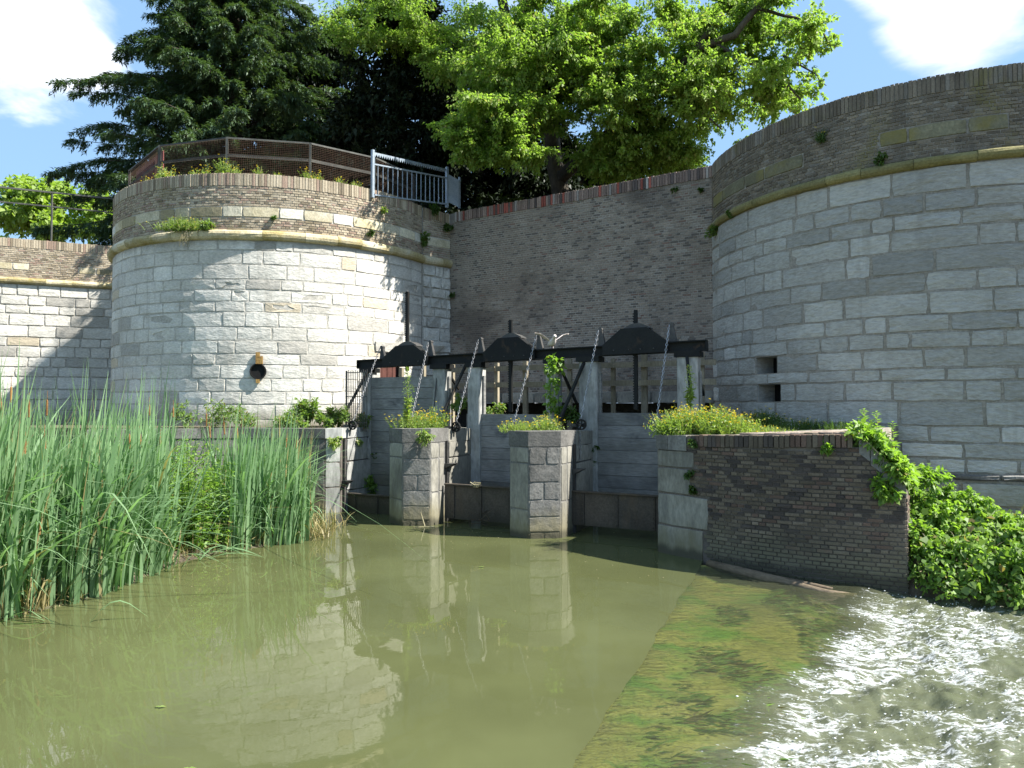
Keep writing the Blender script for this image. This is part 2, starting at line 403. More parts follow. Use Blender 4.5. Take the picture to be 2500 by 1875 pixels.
class MB:
    def __init__(s):
        s.v, s.f = [], []

    def add(s, vs, fs):
        o = len(s.v)
        s.v += [Vector(v) for v in vs]
        s.f += [tuple(i + o for i in f) for f in fs]
        return s

    def box(s, c, ax, ay, az, hx, hy, hz):
        c, ax, ay, az = Vector(c), Vector(ax), Vector(ay), Vector(az)
        vs = [c + ax * hx * i + ay * hy * j + az * hz * k for k in (-1, 1) for j in (-1, 1) for i in (-1, 1)]
        return s.add(vs, [(0, 2, 3, 1), (4, 5, 7, 6), (0, 1, 5, 4), (2, 6, 7, 3), (0, 4, 6, 2), (1, 3, 7, 5)])

    def bar(s, p, q, w, h=None, up=(0, 0, 1)):
        p, q = Vector(p), Vector(q)
        d = (q - p)
        L = d.length
        d.normalize()
        up = Vector(up)
        if abs(d.dot(up)) > 0.97:
            up = Vector((0.3, 1, 0))
        sx = d.cross(up).normalized()
        uz = sx.cross(d).normalized()
        return s.box((p + q) / 2, d, sx, uz, L / 2, w / 2, (h or w) / 2)

    def tube(s, pts, radii, n=6, cap=True):
        pts = [Vector(p) for p in pts]
        if not isinstance(radii, (list, tuple)):
            radii = [radii] * len(pts)
        o = len(s.v)
        ref = Vector((0.31, 0.17, 0.93)).normalized()
        for i, p in enumerate(pts):
            d = (pts[min(i + 1, len(pts) - 1)] - pts[max(i - 1, 0)]).normalized()
            if abs(d.dot(ref)) > 0.95:
                ref = Vector((0.9, 0.3, 0.1)).normalized()
            a = d.cross(ref).normalized()
            b = d.cross(a).normalized()
            for j in range(n):
                t = 2 * math.pi * j / n
                s.v.append(p + (a * math.cos(t) + b * math.sin(t)) * radii[i])
        for i in range(len(pts) - 1):
            for j in range(n):
                k = (j + 1) % n
                s.f.append((o + i * n + j, o + i * n + k, o + (i + 1) * n + k, o + (i + 1) * n + j))
        if cap:
            s.f.append(tuple(o + j for j in range(n))[::-1])
            s.f.append(tuple(o + (len(pts) - 1) * n + j for j in range(n)))
        return s

    def prism(s, poly, z0, z1):
        n = len(poly)
        z0s = z0 if isinstance(z0, (list, tuple)) else [z0] * n
        z1s = z1 if isinstance(z1, (list, tuple)) else [z1] * n
        vs = [(p[0], p[1], z0s[i]) for i, p in enumerate(poly)] + [(p[0], p[1], z1s[i]) for i, p in enumerate(poly)]
        fs = [tuple(range(n))[::-1], tuple(range(n, 2 * n))] + [(i, (i + 1) % n, n + (i + 1) % n, n + i) for i in range(n)]
        return s.add(vs, fs)

    def build(s, name, mat, parent=None, smooth=False):
        return obj(name, s.v, s.f, mat, parent, smooth)


def inst(src, parent, loc, rotz=0.0, scale=(1, 1, 1)):
    o = src.copy()
    COL.objects.link(o)
    o.parent = parent
    o.location = Vector(loc) - (WLOC[parent.name] if parent else Vector((0, 0, 0)))
    o.rotation_euler = (0, 0, rotz)
    o.scale = scale
    WLOC[o.name] = Vector(loc)
    return o


# ------------------------------------------------------------------ wall curves
class Curve:
    """plan line of a wall face; s runs to the viewer's right, normals point at the viewer"""
    def __init__(s, pts):
        s.p = np.array([(p[0], p[1]) for p in pts], dtype=float)
        d = np.diff(s.p, axis=0)
        s.s = np.concatenate([[0], np.cumsum(np.hypot(d[:, 0], d[:, 1]))])
        t = np.gradient(s.p, axis=0)
        t /= np.linalg.norm(t, axis=1)[:, None]
        s.n = np.stack([t[:, 1], -t[:, 0]], axis=1)
        s.L = s.s[-1]

    def at(s, u, z, out=0.0):
        x = np.interp(u, s.s, s.p[:, 0])
        y = np.interp(u, s.s, s.p[:, 1])
        nx = np.interp(u, s.s, s.n[:, 0])
        ny = np.interp(u, s.s, s.n[:, 1])
        return Vector((x + nx * out, y + ny * out, z))

    def normal(s, u):
        return Vector((np.interp(u, s.s, s.n[:, 0]), np.interp(u, s.s, s.n[:, 1]), 0)).normalized()

    def rot(s, u):
        n = s.normal(u)
        return math.atan2(n.y, n.x) + math.pi / 2

    def near(s, p):
        return float(s.s[np.argmin((s.p[:, 0] - p[0]) ** 2 + (s.p[:, 1] - p[1]) ** 2)])


def arc(c, r, a0, a1, n=121):
    return Curve([(c[0] + r * math.cos(RAD(a0 + (a1 - a0) * i / (n - 1))), c[1] + r * math.sin(RAD(a0 + (a1 - a0) * i / (n - 1)))) for i in range(n)])


def line(p, q, n=30):
    return Curve([(p[0] + (q[0] - p[0]) * i / (n - 1), p[1] + (q[1] - p[1]) * i / (n - 1)) for i in range(n)])


def stone_geo(cv, s0, s1, z0, z1, out, gap, rough, edge=0.014, ragged=0.01, pit=0.0):
    g = gap / 2
    a0, a1, b0, b1 = s0 + g, s1 - g, z0 + g, z1 - g
    w, h = a1 - a0, b1 - b0
    c = min(0.022, w * 0.10, h * 0.12)
    j = lambda k=1.0: rnd.uniform(-ragged, ragged) * k
    ring = [(a0 + c * rnd.random(), b0 + c * rnd.random() * 0.4), (a0 + w * 0.33 + j(4), b0 + j()), (a0 + w * 0.67 + j(4), b0 + j()),
            (a1 - c * rnd.random(), b0 + c * rnd.random() * 0.4), (a1 + j(), b0 + h * 0.5 + j(3)),
            (a1 - c * rnd.random(), b1 - c * rnd.random()), (a0 + w * 0.67 + j(4), b1 + j()), (a0 + w * 0.33 + j(4), b1 + j()),
            (a0 + c * rnd.random(), b1 - c * rnd.random()), (a0 + j(), b0 + h * 0.5 + j(3))]
    e = min(edge, w * 0.2, h * 0.2)
    mx, mz = (a0 + a1) / 2, (b0 + b1) / 2
    vs = [cv.at(u, z, -0.03) for u, z in ring]
    tilt, tiltz = rnd.uniform(-1, 1) * rough, rnd.uniform(-1, 1) * rough
    for u, z in ring:
        uu = u + (e if u < mx else -e) * (1 if abs(u - mx) > w * 0.3 else 0)
        zz = z + (e if z < mz else -e) * (1 if abs(z - mz) > h * 0.2 else 0)
        vs.append(cv.at(uu, zz, out + rnd.uniform(-1, 1) * rough + tilt * (u - mx) / w + tiltz * (z - mz) / h))
    vs += [cv.at(mx - w * 0.22, mz, out + rnd.uniform(-0.4, 1.6) * rough), cv.at(mx + w * 0.22, mz, out + rnd.uniform(-0.4, 1.6) * rough)]
    n = 10
    fs = [(i, (i + 1) % n, n + (i + 1) % n, n + i) for i in range(n)]
    if pit:
        vs = vs[:20]
        cu, cz_ = mx + rnd.uniform(-0.2, 0.2) * w, mz + rnd.uniform(-0.15, 0.15) * h
        ks = [rnd.uniform(0.25, 0.72) for _ in range(n)]
        for q, dep in ((1.0, 0.0), (0.72, pit), (0.3, pit * 1.2)):
            for (u, z), kk in zip(ring, ks):
                vs.append(cv.at(cu + (u - cu) * kk * q, cz_ + (z - cz_) * kk * q, out - dep + rnd.uniform(-1, 1) * rough))
        for b in (10, 20, 30):
            fs += [(b + i, b + (i + 1) % n, b + 10 + (i + 1) % n, b + 10 + i) for i in range(n)]
        fs.append(tuple(40 + i for i in range(n)))
        return vs, fs
    L, R_ = 20, 21
    fs += [(n + 9, n + 0, L), (n + 0, n + 1, L), (n + 1, n + 2, R_, L), (n + 2, n + 3, R_), (n + 3, n + 4, R_), (n + 4, n + 5, R_), (n + 5, n + 6, R_),
           (n + 6, n + 7, L, R_), (n + 7, n + 8, L), (n + 8, n + 9, L)]
    return vs, fs


def stones(parent, cv, zb, s0, s1, lmin, lmax, mat, out=0.03, gap=0.02, rough=0.008, holes=(), recess=(), ragged=0.01, name='stone', taller=0.0):
    """courses of ashlar, one object per stone"""
    k = 0
    for r in range(len(zb) - 1):
        z0, z1 = zb[r], zb[r + 1]
        cuts = [(h[0], h[1]) for h in holes if h[2] < z1 - 0.03 and h[3] > z0 + 0.03]
        spans, a = [], s0
        for c0, c1 in sorted(cuts):
            if c0 > a + 0.05:
                spans.append((a, c0))
            a = max(a, c1)
        spans.append((a, s1))
        for a, b in spans:
            u = a - (rnd.uniform(0, lmin) if a == s0 else 0)
            while u < b - 1e-6:
                L = rnd.uniform(lmin, lmax) * (1.25 if z1 - z0 > 0.38 else 1.0)
                v = min(u + L, b)
                if b - v < lmin * 0.5:
                    v = b
                uu = max(u, a)
                if v - uu > 0.06:
                    o_ = out + rnd.uniform(-0.5, 0.8) * rough
                    mid = cv.at((uu + v) / 2, (z0 + z1) / 2)
                    pit = 0.0
                    for rp, rr, dep in recess:
                        if (mid - rp).length < rr:
                            pit = dep
                    vs, fs = stone_geo(cv, uu, v, z0, z1, o_, gap, rough, ragged=ragged, pit=pit)
                    obj(name, vs, fs, mat, parent)
                    k += 1
                u = v
    return k


def brick_rows(cv, s0, s1, z0, z1, bl=0.215, bh=0.062, joint=0.010, out=0.012, rough=0.004, ztop=None, skip=None):
    """list of (verts, faces) of bricks in alternating stretcher and header courses"""
    res = []
    n = max(1, round((z1 - z0) / bh))
    h = (z1 - z0) / n
    for r in range(n):
        L = bl if r % 2 == 0 else bl * 0.5
        u = s0 - (0.25 * bl if r % 4 == 0 else (0.75 * bl if r % 4 == 2 else 0.0))
        a, b = z0 + r * h + joint / 2, z0 + (r + 1) * h - joint / 2
        while u < s1:
            ua, ub = max(u, s0) + joint / 2, min(u + L, s1) - joint / 2
            u += L
            if ub - ua < 0.02:
                continue
            if skip and skip((ua + ub) / 2, (a + b) / 2):
                continue
            o_ = out + rnd.uniform(-1, 1) * rough
            e = 0.004
            vs = [cv.at(ua, a, -0.01), cv.at(ub, a, -0.01), cv.at(ub, b, -0.01), cv.at(ua, b, -0.01),
                  cv.at(ua + e, a + e, o_ + rnd.uniform(-1, 1) * rough), cv.at(ub - e, a + e, o_ + rnd.uniform(-1, 1) * rough),
                  cv.at(ub - e, b - e, o_ + rnd.uniform(-1, 1) * rough), cv.at(ua + e, b - e, o_)]
            res.append((vs, [(0, 1, 5, 4), (1, 2, 6, 5), (2, 3, 7, 6), (3, 0, 4, 7), (4, 5, 6, 7)]))
    return res


def brick_stuff(parent, rows, mat, name='brickwork'):
    m = MB()
    for vs, fs in rows:
        m.add(vs, fs)
    o = m.build(name, mat, parent)
    o['kind'] = 'stuff'
    return o


def wall_core(name, parent, cv, zb, mat, holes=(), thick=0.5, out=0.0, depth=0.5):
    """the mortar body of a wall with real openings"""
    us = sorted(set([round(x, 4) for x in np.linspace(0, cv.L, max(2, int(cv.L / 0.35)))] + [round(h[i], 4) for h in holes for i in (0, 1)]))
    zs = sorted(set([round(z, 4) for z in zb] + [round(h[i], 4) for h in holes for i in (2, 3)]))
    m = MB()
    idx = {}
    for i, u in enumerate(us):
        for j, z in enumerate(zs):
            idx[i, j] = len(m.v)
            m.v.append(cv.at(u, z, out))
    for i in range(len(us) - 1):
        for j in range(len(zs) - 1):
            um, zm = (us[i] + us[i + 1]) / 2, (zs[j] + zs[j + 1]) / 2
            if any(h[0] < um < h[1] and h[2] < zm < h[3] for h in holes):
                continue
            m.f.append((idx[i, j], idx[i + 1, j], idx[i + 1, j + 1], idx[i, j + 1]))
    z0, z1 = zs[0], zs[-1]
    nu = len(us)
    o = len(m.v)
    for u in us:
        m.v.append(cv.at(u, z1, out - thick))
    for u in us:
        m.v.append(cv.at(u, z0, out - thick))
    J = len(zs) - 1
    for i in range(nu - 1):
        m.f.append((idx[i, J], idx[i + 1, J], o + i + 1, o + i))
        m.f.append((o + i, o + i + 1, o + nu + i + 1, o + nu + i))
    m.f.append(tuple(idx[0, j] for j in range(len(zs))) + (o, o + nu))
    m.f.append(tuple(idx[nu - 1, j] for j in range(len(zs))) + (o + nu - 1, o + 2 * nu - 1))
    ob = m.build(name, mat, parent)
    for h in holes:
        u0, u1, a, b = h[:4]
        q = [cv.at(u0, a, out), cv.at(u1, a, out), cv.at(u1, b, out), cv.at(u0, b, out)]
        d = cv.normal((u0 + u1) / 2) * -depth
        back = [p + d for p in q]
        k = MB()
        k.add(q + back, [(0, 4, 5, 1), (1, 5, 6, 2), (2, 6, 7, 3), (3, 7, 4, 0)])
        k.build('opening_reveal', M['grey_stone'] if len(h) < 5 else M['void'], parent)
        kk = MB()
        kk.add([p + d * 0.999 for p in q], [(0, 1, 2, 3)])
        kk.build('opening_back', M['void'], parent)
    return ob


def cordon(parent, cv, s0, s1, z0, z1, mat, seg=0.85, out=0.15):
    u = s0
    zc, hr = (z0 + z1) / 2, (z1 - z0) / 2
    while u < s1 - 0.05:
        v = min(u + seg * rnd.uniform(0.75, 1.3), s1)
        if s1 - v < 0.3:
            v = s1
        m = MB()
        nn = 3
        dz, do = rnd.uniform(-0.008, 0.008), rnd.uniform(-0.012, 0.012)
        prof = [(-0.05, -hr)] + [(0.02 + (out - 0.02 + do) * math.cos(RAD(a)), hr * math.sin(RAD(a))) for a in (-90, -55, -25, 5, 35, 65, 90)] + [(-0.05, hr)]
        k = len(prof)
        for i in range(nn + 1):
            uu = u + 0.004 + (v - u - 0.008) * i / nn
            for o_, zz in prof:
                m.v.append(cv.at(uu, zc + zz + dz + rnd.uniform(-0.004, 0.004), o_ + rnd.uniform(-0.006, 0.006)))
        for i in range(nn):
            for j in range(k - 1):
                m.f.append((i * k + j, (i + 1) * k + j, (i + 1) * k + j + 1, i * k + j + 1))
        m.f += [tuple(range(k)), tuple(nn * k + j for j in range(k))[::-1]]
        m.build('cordon_stone', mat, parent)
        u = v


def brick_unit(name, w, d, h, mat, parent, bev=0.006):
    m = MB()
    x, y, z = w / 2, d / 2, h / 2
    vs = [(-x, y, -z), (x, y, -z), (x, y, z), (-x, y, z), (-x + bev, -y, -z + bev), (x - bev, -y, -z + bev), (x - bev, -y, z - bev), (-x + bev, -y, z - bev),
          (-x, -y + bev, -z), (x, -y + bev, -z), (x, -y + bev, z), (-x, -y + bev, z)]
    m.add(vs, [(0, 3, 2, 1), (4, 5, 6, 7), (8, 9, 5, 4), (9, 10, 6, 5), (10, 11, 7, 6), (11, 8, 4, 7), (0, 1, 9, 8), (1, 2, 10, 9), (2, 3, 11, 10), (3, 0, 8, 11)])
    return m.v, m.f


def soldiers(parent, cv, s0, s1, z0, z1, mat, w=0.073, deep=0.30, out=0.02, limit=300, zf=None, name='coping_brick'):
    """bricks on end along the top of a wall; shared mesh data"""
    v, f = brick_unit(name, w - 0.008, deep, 1.0, mat, parent)
    n = int((s1 - s0) / w)
    base = None
    for i in range(min(n, limit)):
        u = s0 + (i + 0.5) * w
        za, zb_ = (z0, z1) if zf is None else zf(u)
        h = zb_ - za
        p = cv.at(u, (za + zb_) / 2 + rnd.uniform(-0.006, 0.008), out - deep / 2 + rnd.uniform(-0.006, 0.006))
        if base is None:
            base = obj(name, v, f, mat, parent, keep=True)
            base.location = p - WLOC[parent.name]
            base.rotation_euler = (0, 0, cv.rot(u))
            base.scale = (1, 1, h)
        else:
            inst(base, parent, p, cv.rot(u) + rnd.uniform(-0.03, 0.03), (rnd.uniform(0.9, 1.05), 1, h * rnd.uniform(0.96, 1.03)))


def courses(z0, z1, lo, hi):
    out = [z0]
    while out[-1] < z1 - lo * 0.6:
        out.append(out[-1] + rnd.uniform(lo, hi))
    k = (z1 - z0) / (out[-1] - z0)
    return [z0 + (z - z0) * k for z in out]


# ------------------------------------------------------------------ ground, terrace
GROUND_Z = -1.4


def sheet(name, poly, z, mat, kind='structure'):
    import bmesh
    bm = bmesh.new()
    f = bm.faces.new([bm.verts.new((p[0], p[1], z)) for p in poly])
    bmesh.ops.triangulate(bm, faces=[f])
    bmesh.ops.recalc_face_normals(bm, faces=bm.faces[:])
    me = bpy.data.meshes.new(name)
    bm.to_mesh(me)
    bm.free()
    me.materials.append(mat)
    o = bpy.data.objects.new(name, me)
    link(o, None, (0, 0, 0))
    o['kind'] = kind
    return o


sheet('ground', [(-1500, -1500), (1500, -1500), (1500, 1500), (-1500, 1500)], GROUND_Z, M['soil'])
LT_C, LT_R = (-7.36, 23.2), 5.0
RT_C, RT_R = (10.2, 17.3), 5.2
sheet('terrace_ground', [(-60, 14), (-22, 21.9), (-14.4, 25.3), (-7, 25), (-1.9, 22.6), (5.4, 18.1), (10.2, 18), (60, 18), (900, 900), (-900, 900)], 7.7, M['soil'])

Z_COR0, Z_COR1, Z_BAND0, Z_BAND1, Z_COP0, Z_COP1 = 6.82, 7.08, 7.41, 7.70, 8.22, 8.55


def parapet(parent, cv, s0, s1, brick, band, cord, cop, bandskip=0.0, cord_out=0.15, bandname='band_stone'):
    cordon(parent, cv, s0, s1, Z_COR0, Z_COR1, cord, out=cord_out)
    rows = brick_rows(cv, s0, s1, Z_COR1, Z_BAND0, rough=0.006) + brick_rows(cv, s0, s1, Z_BAND1, Z_COP0, rough=0.006)
    u = s0
    while u < s1 - 0.05:
        v = min(u + rnd.uniform(0.45, 1.05), s1)
        if rnd.random() < bandskip:
            rows += brick_rows(cv, u, v, Z_BAND0, Z_BAND1, rough=0.006)
        else:
            vs, fs = stone_geo(cv, u, v, Z_BAND0, Z_BAND1, 0.022, 0.012, 0.003, ragged=0.003)
            obj(bandname, vs, fs, band, parent)
        u = v
    brick_stuff(parent, rows, brick)
    soldiers(parent, cv, s0, s1, Z_COP0 + 0.006, Z_COP1, cop)


# ------------------------------------------------------------------ left round tower with its short return
lt = root('round_tower', (LT_C[0], LT_C[1], 0), 'sunlit pale limestone round tower with brick parapet, above the reeds', 'tower')
cvL = arc(LT_C, LT_R, -168, -22)
ret_a = cvL.at(cvL.L, 0)
ret_b = at(1098, 700, 22.0)
cvR = line((ret_a.x + 0.02, ret_a.y + 0.03), (ret_b.x, ret_b.y + 0.1))


def cyl_core(name, parent, c, r, z0, z1, mat, n=72):
    MB().prism([(c[0] + r * math.cos(2 * math.pi * i / n), c[1] + r * math.sin(2 * math.pi * i / n)) for i in range(n)], z0, z1).build(name, mat, parent)


cyl_core('tower_core', lt, LT_C, LT_R - 0.30, GROUND_Z, Z_COP1 - 0.12, M['pale_mortar'])
door_p = on_circle(958, 890, LT_C, LT_R)
sd = cvL.near(door_p)
zbL = courses(1.5, Z_COR0, 0.26, 0.42)
wall_core('mortar_wall', lt, cvL, [GROUND_Z] + zbL + [Z_COP0, Z_COP1 - 0.02], M['pale_mortar'], thick=0.28, holes=[(sd - 0.42, sd + 0.30, 2.0, 4.02, 1)], depth=0.25)
dents = []
for px, py, rr, dp in ((592, 705, 0.36, 0.14), (783, 735, 0.36, 0.14), (705, 775, 0.3, 0.07), (392, 795, 0.3, 0.10), (1003, 720, 0.26, 0.08)):
    dents.append((on_circle(px, py, LT_C, LT_R), rr, dp))
stones(lt, cvL, zbL, 0.0, cvL.L, 0.42, 1.15, M['pale_stone'], out=0.008, gap=0.012, rough=0.006, recess=dents, ragged=0.012, holes=[(sd - 0.42, sd + 0.30, 2.0, 4.02)])
parapet(lt, cvL, 0, cvL.L, M['parapet_brick'], M['band_stone'], M['cordon'], M['parapet_brick'])
# the return, a narrow face of older stones with a corbel
wall_core('mortar_return', lt, cvR, [1.2, 4.0, Z_COR0, Z_COP1 - 0.04], M['pale_mortar'], thick=0.5)
zbR = courses(1.2, Z_COR0, 0.28, 0.42)
stones(lt, cvR, zbR, 0.0, cvR.L, 0.25, 0.6, M['pale_stone'], out=0.04, gap=0.02, rough=0.02, ragged=0.015, name='return_stone')
cordon(lt, cvR, 0.0, cvR.L, Z_COR0, Z_COR1, M['cordon'], out=0.14)
brick_stuff(lt, brick_rows(cvR, 0, cvR.L, Z_COR1, Z_BAND0) + brick_rows(cvR, 0, cvR.L, Z_BAND1, Z_COP0), M['parapet_brick'], 'return_brickwork')
vs, fs = stone_geo(cvR, 0, cvR.L, Z_BAND0, Z_BAND1, 0.02, 0.012, 0.003)
obj('band_stone', vs, fs, M['band_stone'], lt)
soldiers(lt, cvR, 0, cvR.L, Z_COP0, Z_COP1 - 0.02, M['parapet_brick'])
m = MB()
cz = 4.32
a0, a1 = 0.12, min(0.72, cvR.L - 0.05)
am = (a0 + a1) / 2
m.add([cvR.at(a0, cz + 0.16, 0.05), cvR.at(a1, cz + 0.16, 0.05), cvR.at(a1, cz + 0.16, 0.24), cvR.at(a0, cz + 0.16, 0.24),
       cvR.at(a0, cz + 0.03, 0.05), cvR.at(a1, cz + 0.03, 0.05), cvR.at(a1, cz + 0.03, 0.24), cvR.at(a0, cz + 0.03, 0.24), cvR.at(am, cz - 0.22, 0.05), cvR.at(am, cz - 0.17, 0.12)],
      [(0, 1, 2, 3), (3, 2, 6, 7), (0, 3, 7, 4), (1, 5, 6, 2), (7, 6, 9), (4, 7, 9, 8), (6, 5, 8, 9)])
m.build('corbel', M['pale_stone'], lt)
# door in the tower behind the lifting beam
m = MB()
m.box(cvL.at(sd - 0.06, 3.0, -0.16), cvL.at(sd + 0.1, 0) - cvL.at(sd, 0), cvL.normal(sd), (0, 0, 1), 0, 0, 0)
m = MB()
tx = (cvL.at(sd + 0.1, 0) - cvL.at(sd - 0.1, 0)).normalized()
m.box(cvL.at(sd - 0.06, 2.95, -0.14), tx, cvL.normal(sd), (0, 0, 1), 0.35, 0.025, 0.95)
door = m.build('door', M['door_red'], lt)
for k in (-0.2, 0.0, 0.2):
    mm = MB()
    mm.box(cvL.at(sd - 0.06 + k, 2.95, -0.108), tx, cvL.normal(sd), (0, 0, 1), 0.02, 0.008, 0.9)
    mm.build('door_batten', M['door_red'], door)
vs, fs = stone_geo(cvL, sd - 0.62, sd + 0.5, 4.03, 4.34, 0.06, 0.01, 0.004)
obj('lintel', vs, fs, M['pale_stone'], lt)
# drain pipe mouth with rusty box over it
pp = on_circle(633, 907, LT_C, LT_R)
sp = cvL.near(pp)
nn, tt = cvL.normal(sp), (cvL.at(sp + 0.1, 0) - cvL.at(sp - 0.1, 0)).normalized()
m = MB()
N = 20
for rr, oo in ((0.205, 0.02), (0.205, 0.10), (0.178, 0.10), (0.178, 0.055)):
    for j in range(N):
        t = 2 * math.pi * j / N
        m.v.append(cvL.at(sp, pp.z, oo) + tt * math.cos(t) * rr + Vector((0, 0, 1)) * math.sin(t) * rr)
for i in range(3):
    for j in range(N):
        m.f.append((i * N + j, i * N + (j + 1) % N, (i + 1) * N + (j + 1) % N, (i + 1) * N + j))
pipe = m.build('drain_pipe', M['void'], lt)
m = MB()
m.add([cvL.at(sp, pp.z, 0.058) + tt * math.cos(2 * math.pi * j / N) * 0.18 + Vector((0, 0, 1)) * math.sin(2 * math.pi * j / N) * 0.18 for j in range(N)], [tuple(range(N))])
m.build('pipe_mouth', M['void'], pipe)  # black disc painted as the dark depth of the pipe
m = MB()
m.box(cvL.at(sp + 0.03, pp.z + 0.29, 0.08), tt, nn, (0, 0, 1), 0.085, 0.04, 0.10)
m.box(cvL.at(sp - 0.01, pp.z + 0.44, 0.06), tt, nn, (0, 0, 1), 0.05, 0.025, 0.055)
m.build('rusty_bracket', M['rust'], lt)
m = MB()
m.box(cvL.at(sp, pp.z - 0.25, 0.07), tt, nn, (0, 0, 1), 0.045, 0.03, 0.05)
m.build('rusty_stub', M['rust'], lt)

# ------------------------------------------------------------------ far left wall
lw_a, lw_b = at(-240, 700, 22.55), at(300, 700, 25.1)
lw = root('rampart_wall', (lw_a.x, lw_a.y, 0), 'flat pale stone rampart wall with brick top at the far left, behind the reeds', 'wall')
cvW = line(lw_a, lw_b)
ZSAVE = (Z_COR0, Z_COR1, Z_BAND0, Z_BAND1, Z_COP0, Z_COP1)
Z_COR0, Z_COR1, Z_BAND0, Z_BAND1, Z_COP0, Z_COP1 = 6.62, 6.84, 7.10, 7.34, 7.86, 8.16
zbW = courses(0.6, Z_COR0, 0.28, 0.42)
wall_core('mortar_wall', lw, cvW, [GROUND_Z] + zbW + [Z_COP1 - 0.02], M['pale_mortar'], thick=0.9)
stones(lw, cvW, zbW, 0, cvW.L, 0.4, 0.95, M['pale_stone'], out=0.03, gap=0.016, rough=0.007)
parapet(lw, cvW, 0, cvW.L, M['parapet_brick'], M['band_stone'], M['cordon'], M['parapet_brick'], bandskip=0.3)
LW_TOP = Z_COP1
Z_COR0, Z_COR1, Z_BAND0, Z_BAND1, Z_COP0, Z_COP1 = ZSAVE

# ------------------------------------------------------------------ central brick wall
bw_a, bw_b = Vector((-1.98, 22.12, 0)), Vector((5.12, 17.55, 0))
bw = root('brick_wall', (1.6, 19.9, 0), 'tall weathered brown brick wall between the two round towers', 'wall')
cvB = line(bw_a, bw_b, 60)
Z_ARCH = 2.62
wall_core('mortar_wall', bw, cvB, [Z_ARCH, 4, 6, Z_COP1 - 0.018], M['brick_mortar'], thick=0.8)
brick_stuff(bw, brick_rows(cvB, 0, cvB.L, Z_ARCH + 0.3, Z_COP1 - 0.31, bl=0.22, bh=0.063, joint=0.012, out=0.008, rough=0.004), M['brick'])
soldiers(bw, cvB, 0.25, cvB.L, Z_COP1 - 0.30, Z_COP1 + 0.0, M['coping_brick'], w=0.076, deep=0.34, out=0.03)
u = 0.0
while u < cvB.L - 0.05:
    v = min(u + rnd.uniform(0.7, 1.3), cvB.L)
    vs, fs = stone_geo(cvB, u, v, Z_ARCH - 0.02, Z_ARCH + 0.30, 0.05, 0.015, 0.008)
    obj('lintel_stone', vs, fs, M['concrete'], bw)
    u = v
# culvert under the wall, a dark vault open to the front
m = MB()
n_ = cvB.normal(2) * -1
q = [cvB.at(0, 0, -0.02), cvB.at(cvB.L, 0, -0.02)]
bk = [q[0] + n_ * 3.0, q[1] + n_ * 3.0]
m.add([(q[0].x, q[0].y, -0.8), (q[1].x, q[1].y, -0.8), (bk[1].x, bk[1].y, -0.8), (bk[0].x, bk[0].y, -0.8),
       (q[0].x, q[0].y, Z_ARCH - 0.01), (q[1].x, q[1].y, Z_ARCH - 0.01), (bk[1].x, bk[1].y, Z_ARCH - 0.01), (bk[0].x, bk[0].y, Z_ARCH - 0.01)],
      [(0, 3, 7, 4), (1, 5, 6, 2), (2, 6, 7, 3), (4, 7, 6, 5)])
m.build('culvert_vault', M['pier_stone'], bw)

# ------------------------------------------------------------------ right round tower
rt = root('round_tower', (RT_C[0], RT_C[1], 0), 'shaded grey ashlar round tower with mossy brick parapet, above the green bush', 'tower')
cvT = arc(RT_C, RT_R, 172, 288)
cyl_core('tower_core', rt, RT_C, RT_R - 0.62, GROUND_Z, Z_COP1 - 0.12, M['brown_mortar'])
zlow = courses(-0.9, 1.22, 0.33, 0.45)
w1, w2 = on_circle(1869, 852, RT_C, RT_R), on_circle(1877, 932, RT_C, RT_R)
s1_, s2_ = cvT.near(w1), cvT.near(w2)
zmid = [1.36, 1.62, 1.90, 2.20, 2.64] + [3.01, 3.24, 3.60, 3.90]
zup = courses(3.90, Z_COR0 + 0.07, 0.24, 0.50)
zbT = zmid + zup[1:]
holesT = [(s1_ - 0.32, s1_ + 0.30, 3.24, 3.60), (s2_ - 0.36, s2_ + 0.30, 2.64, 3.01)]
wall_core('mortar_wall', rt, cvT, [1.25] + zbT + [Z_COP0, Z_COP1 - 0.02], M['brown_mortar'], thick=0.6, holes=holesT, depth=0.5)
stones(rt, cvT, zbT, 0, cvT.L, 0.36, 1.15, M['grey_stone'], out=0.012, gap=0.016, rough=0.010, ragged=0.016, holes=holesT)
cvP = arc(RT_C, RT_R + 0.06, 172, 288)
wall_core('plinth_mortar', rt, cvP, [GROUND_Z] + zlow + [1.25], M['brown_mortar'], thick=0.6)
stones(rt, cvP, zlow, 5.0, cvP.L, 0.5, 1.1, M['grey_stone'], out=0.03, gap=0.03, rough=0.01, name='plinth_stone')
stones(rt, cvP, [1.25, 1.37], 5.0, cvP.L, 0.3, 0.8, M['pier_stone'], out=0.045, gap=0.03, rough=0.012, name='offset_stone')
Z_COR0 += 0.07
parapet(rt, cvT, 0, cvT.L, M['mossy_brick'], M['mossy_band'], M['green_cordon'], M['mossy_brick'], bandskip=0.35, cord_out=0.11)
Z_COR0 -= 0.07

# ------------------------------------------------------------------ sluice line
UX = (0.895, -0.446)
BX = (0.446, 0.895)
LOGP = (1.72, 15.45)
PIER_TOP = 2.06
BOT = -1.0


def V3(x, y, z):
    return Vector((x, y, z))


